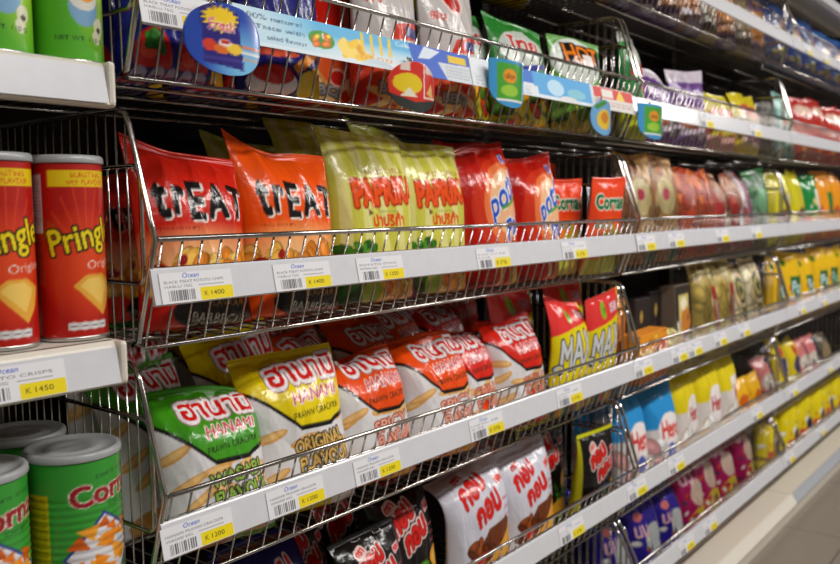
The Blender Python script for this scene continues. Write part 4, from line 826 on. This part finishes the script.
# ------------------------------------------------------------------ banners and hanging tags
def a_bannerA(c, r):
    c.a[:] = np.array((96, 180, 226)) / 255.
    c.glow(.0, .6, .3, 1., (206, 226, 236), 1); c.glow(.55, .1, .5, .6, (226, 236, 240), .7); c.rect(0, 0, 1, .12, (226, 232, 238), .7)
    for i, t in enumerate(('100% natural', 'Taste with', 'salad flavour')): c.text(t, .13 + .02 * i, .78 - .25 * i, .13, (40, 70, 100), w=.2 - .03 * i)
    c.ell(.30, .5, .05, .22, (70, 150, 40), asp=.9); c.scatter(r, .27, .35, .33, .65, [(220, 120, 30), (230, 210, 60), (240, 240, 230)], 8, .008, .014)
    for i in range(18): c.ell(r.uniform(.35, .48), r.uniform(.2, .6), .03, .015, r.choice([(240, 200, 60), (246, 216, 110), (226, 160, 40)]), r.uniform(0, 3))
    for i in range(4): x = .46 + .04 * i; c.poly([(x, .4), (x + .012, .4), (x + .016, .95), (x + .004, .95)], (240, 200, 50))
    c.text('อร่อย', .52, .3, .18, (230, 150, 90), w=.14); c.text('Calbie', .66, .86, .13, (236, 240, 246), w=.08, bold=.002)
    c.poly([(.70, 0), (.68, 1), (1, 1), (1, 0)], (50, 96, 196)); c.poly([(.72, .55), (.76, .98), (.84, .9), (.78, .6)], (214, 224, 240)); c.poly([(.86, 0), (.82, .55), (1, .6), (1, 0)], (206, 212, 220)); c.rect(.88, .62, .98, .85, (226, 190, 30))
    c.small(.86, .1, .99, .5, (150, 160, 170), 4, r)
def a_bannerB(c, r):
    c.a[:] = np.array((214, 220, 226)) / 255.
    c.rect(0, .45, .24, 1, (226, 232, 238)); c.rect(.10, .5, .32, 1, (40, 110, 200)); c.ell(.15, .75, .03, .3, (230, 236, 244), asp=.5)
    c.rect(.32, .0, .68, 1, (70, 160, 220)); c.ell(.45, .5, .05, .16, (180, 216, 240), asp=.5); c.ell(.58, .4, .06, .1, (120, 190, 210), asp=.5); c.rect(.0, .0, .34, .42, (220, 226, 230)); c.small(.02, .05, .3, .4, (150, 170, 190), 3, r)
    c.rect(.32, 0, .7, .14, (216, 226, 232)); c.rect(.7, .0, 1, 1, (214, 210, 206)); c.rect(.7, .5, 1, .95, (206, 50, 50)); c.rect(.76, .55, .84, .9, (226, 220, 214)); c.poly([(.86, .5), (.9, 1), (.93, .5)], (230, 200, 60)); c.small(.72, .15, .98, .4, (170, 120, 120), 2, r)
def banner(x0, x1, artf, label):
    nu, nv = 220, 34; c = Canvas(nu * 2, nv * 2, (255, 255, 255)); artf(c, random.Random(5)); A = c.cells(); w, h = x1 - x0, .050
    s = np.linspace(0, 1, nu)[None, :]; q = np.linspace(0, 1, nv)[:, None]
    P = np.stack([s * w + 0 * q, -.0006 - .0008 * np.sin(s * 9) * (1 - q) , q * h + 0 * s], -1); B = P[:, [-1, 0]].copy(); B[..., 1] = .0
    o = link('shelf_banner', grid_mesh('shelf_banner', np.concatenate([P, B], 1), np.concatenate([A, A[:, [-1, 0]]], 1), wrap=True, smooth=True), BANM)
    o.location = (x0, .85 - .0156, H + RAILZ[1] - .042); o.rotation_euler = (R(-11.5), 0, 0); tag(o, label, 'shelf banner', 'printed banners on the second rail')
banner(.690, 1.19, a_bannerA, 'sky blue banner with fries and green salad picture beside the oval tag')
banner(1.192, 1.835, a_bannerB, 'white, blue and red banner on the same rail nearer the side panel')
def w_oval(c, r):
    c.a[:] = np.array((30, 70, 170)) / 255.; c.glow(.7, .2, .5, .6, (120, 190, 230), 1); c.rect(.62, .42, 1, .46, (226, 120, 80)); c.rect(.62, .34, 1, .37, (236, 230, 226)); c.rect(.62, .26, 1, .28, (226, 150, 110))
    c.poly([(.16, 1), (.64, .88), (.66, .5), (.7, .1), (.22, .16), (.2, .6)], (36, 30, 120)); 
    for k in range(16): a = k * .393; c.poly([(.42 + .23 * math.cos(a), .76 + .2 * math.sin(a)), (.42 + .15 * math.cos(a + .3), .76 + .12 * math.sin(a + .3)), (.42, .76), (.42 + .15 * math.cos(a - .3), .76 + .12 * math.sin(a - .3))], (244, 206, 40))
    c.ell(.42, .76, .17, .12, (244, 206, 40)); c.text('Fresh', .43, .68, .15, (206, 40, 50), w=.3, rot=-.05, bold=.012, ol=[(.012, (246, 240, 240))])
    c.ell(.28, .4, .08, .08, (214, 60, 40)); c.ell(.42, .36, .1, .07, (222, 110, 40)); c.ell(.58, .38, .1, .08, (240, 200, 60)); c.ell(.46, .45, .08, .05, (236, 236, 236)); c.ell(.46, .46, .06, .03, (196, 40, 30)); c.rect(.2, .2, .68, .25, (60, 50, 140))
def w_red(c, r):
    c.a[:] = np.array((206, 40, 26)) / 255.; c.poly([(0, .0), (0, .35), (.45, .2), (1, .3), (1, 0)], (40, 46, 44)); c.ell(.34, .55, .26, .2, (226, 196, 30)); c.poly([(.2, .3), (.34, .48), (.5, .3)], (226, 220, 200)); c.rect(.2, .8, .36, .98, (222, 206, 196)); c.rect(.64, .28, .66, .98, (236, 232, 230)); c.poly([(.7, .4), (.9, .3), (.84, .62)], (226, 180, 110)); c.rect(.68, .78, .92, .95, (222, 200, 190)); c.rect(.66, .3, .95, .325, (230, 220, 214))
def w_green(c, r):
    c.a[:] = np.array((60, 150, 206)) / 255.; c.rect(.16, .16, .84, .92, (70, 160, 50)); c.ell(.45, .66, .17, .15, (226, 150, 30)); c.text('เผือก', .45, .66, .12, (90, 30, 20), w=.24, bold=.012); c.ell(.45, .36, .22, .12, (150, 200, 60)); c.rect(.16, .14, .84, .18, (226, 230, 226))
def w_yel(c, r):
    c.a[:] = np.array((110, 170, 220)) / 255.; c.ell(.5, .45, .3, .28, (226, 190, 50)); c.ell(.5, .5, .16, .16, (206, 130, 40)); c.poly([(.1, .8), (.5, 1), (.6, .9), (.2, .7)], (70, 140, 60))
def wobbler(artf, X, z, w, h, curve, label, rz=0., yo=-.03, shape='oval'):
    n = 44; c = Canvas(n * 2, n * 2, (255, 255, 255)); artf(c, random.Random(2)); A = c.cells()
    q = np.linspace(-1, 1, n)[:, None]; s = np.linspace(-1, 1, n)[None, :]
    hw = np.sqrt(np.maximum(1 - np.abs(q) ** 2.3, .004)) if shape == 'oval' else np.where(q > 0, 1, np.sqrt(np.maximum(1 - np.abs(q) ** 2.6, .004)))
    x = s * hw; a = x * curve; rad = w / 2 / curve
    def sheet(off): return np.stack([(rad + off) * np.sin(a), -(rad + off) * np.cos(a) + rad * math.cos(curve * .5), q * h / 2 + 0 * s], -1)
    # art sampled at true x so that the picture is not squeezed
    ix = np.clip(((x + 1) / 2 * (n - 1)).round().astype(int), 0, n - 1); iy = np.repeat(np.arange(n)[:, None], n, 1); Cc = A[iy, ix]
    P, B = sheet(.0005), sheet(0)[:, ::-1]
    e = empty('hanging_tag', (X, .838 + yo, H + z), R(rz))
    link('printed_disc', grid_mesh('disc', np.concatenate([P, B], 1), np.concatenate([Cc, Cc[:, ::-1]], 1), wrap=True), PLAST, e)
    st = MB(); y1 = -yo - .0
    st.prism([(y1 - .006, h * .62), (y1 - .0068, h * .62), (.0 - rad + rad * math.cos(curve * .5) + .002, h * .22), (.0008 - rad + rad * math.cos(curve * .5) + .002, h * .22)], -.006, .006)
    link('plastic_strip', st.mesh('strip'), STEMM, e); tag(e, label, 'hanging tag', 'shelf talker tags on the second rail')
wobbler(w_oval, .648, .200, .114, .082, .35, 'big blue oval tag with yellow burst and packet picture hanging below the banner', yo=-.035, rz=R(-14))
wobbler(w_red, 1.018, .185, .115, .075, .4, 'red round tag with yellow and black picture below the banner', yo=-.02, rz=R(-30))
wobbler(w_green, 1.285, .217, .115, .082, .45, 'blue and green curved tag hanging at the middle of the banner', yo=-.02, shape='tab', rz=R(-38))
wobbler(w_yel, 1.655, .187, .095, .074, .4, 'small blue and yellow round tag near the end of the banner', yo=-.015, rz=R(-40))
wobbler(w_green, 1.905, .195, .14, .08, .4, 'green and blue tag hanging below the joint of the two sections', yo=-.02, shape='tab', rz=R(-38))

# ------------------------------------------------------------------ lights, camera
def tube_light(x, y, pw, L=1.25):
    e = empty('ceiling_light', (x, y, 2.62))
    link('housing', MB().box(-L / 2 - .03, L / 2 + .03, -.17, .17, -.06, 0, .005).mesh('housing'), CREAM, e)
    tag(e, 'white ceiling tube fitting %d cm along the aisle' % int(x * 100), 'ceiling light', 'aisle ceiling lights')
    ld = bpy.data.lights.new('tube', 'AREA'); ld.shape = 'RECTANGLE'; ld.size = L; ld.size_y = .28; ld.energy = pw; ld.color = (1., .965, .92)
    lo = bpy.data.objects.new('tube_lamp', ld); COL.objects.link(lo); lo.parent = e; lo.location = (0, 0, -.07)
for x in (-.9, .9, 2.7, 4.5, 6.3): tube_light(x, -.72, 64 if x > 0 else 22)
w = bpy.data.worlds.new('World'); sc.world = w; w.use_nodes = True
w.node_tree.nodes['Background'].inputs[0].default_value = (.9, .95, 1, 1); w.node_tree.nodes['Background'].inputs[1].default_value = .03

cd = bpy.data.cameras.new('cam'); cam = bpy.data.objects.new('camera', cd); COL.objects.link(cam); sc.camera = cam
cam.location = (0, 0, H); cd.sensor_width = 36; cd.lens = 845.16 / 840 * 36; cd.clip_start = .05
from mathutils import Matrix, Vector
yaw, pit, rol = R(38.69194261), R(4.91664971), R(-.7786197)
fw = Vector((math.cos(yaw) * math.cos(pit), math.sin(yaw) * math.cos(pit), -math.sin(pit))); r_ = Vector((math.sin(yaw), -math.cos(yaw), 0)); u_ = r_.cross(fw)
r2 = r_ * math.cos(rol) + u_ * math.sin(rol); u2 = u_ * math.cos(rol) - r_ * math.sin(rol)
cam.matrix_world = Matrix(((r2.x, u2.x, -fw.x, 0), (r2.y, u2.y, -fw.y, 0), (r2.z, u2.z, -fw.z, H), (0, 0, 0, 1)))
cd.dof.use_dof = True; cd.dof.focus_distance = 1.12; cd.dof.aperture_fstop = 5.2
sc.view_settings.view_transform = 'Standard'; sc.view_settings.look = 'None'; sc.view_settings.gamma = 1; sc.view_settings.exposure = -0.66
sc.cycles.max_bounces = 8; sc.cycles.transparent_max_bounces = 16
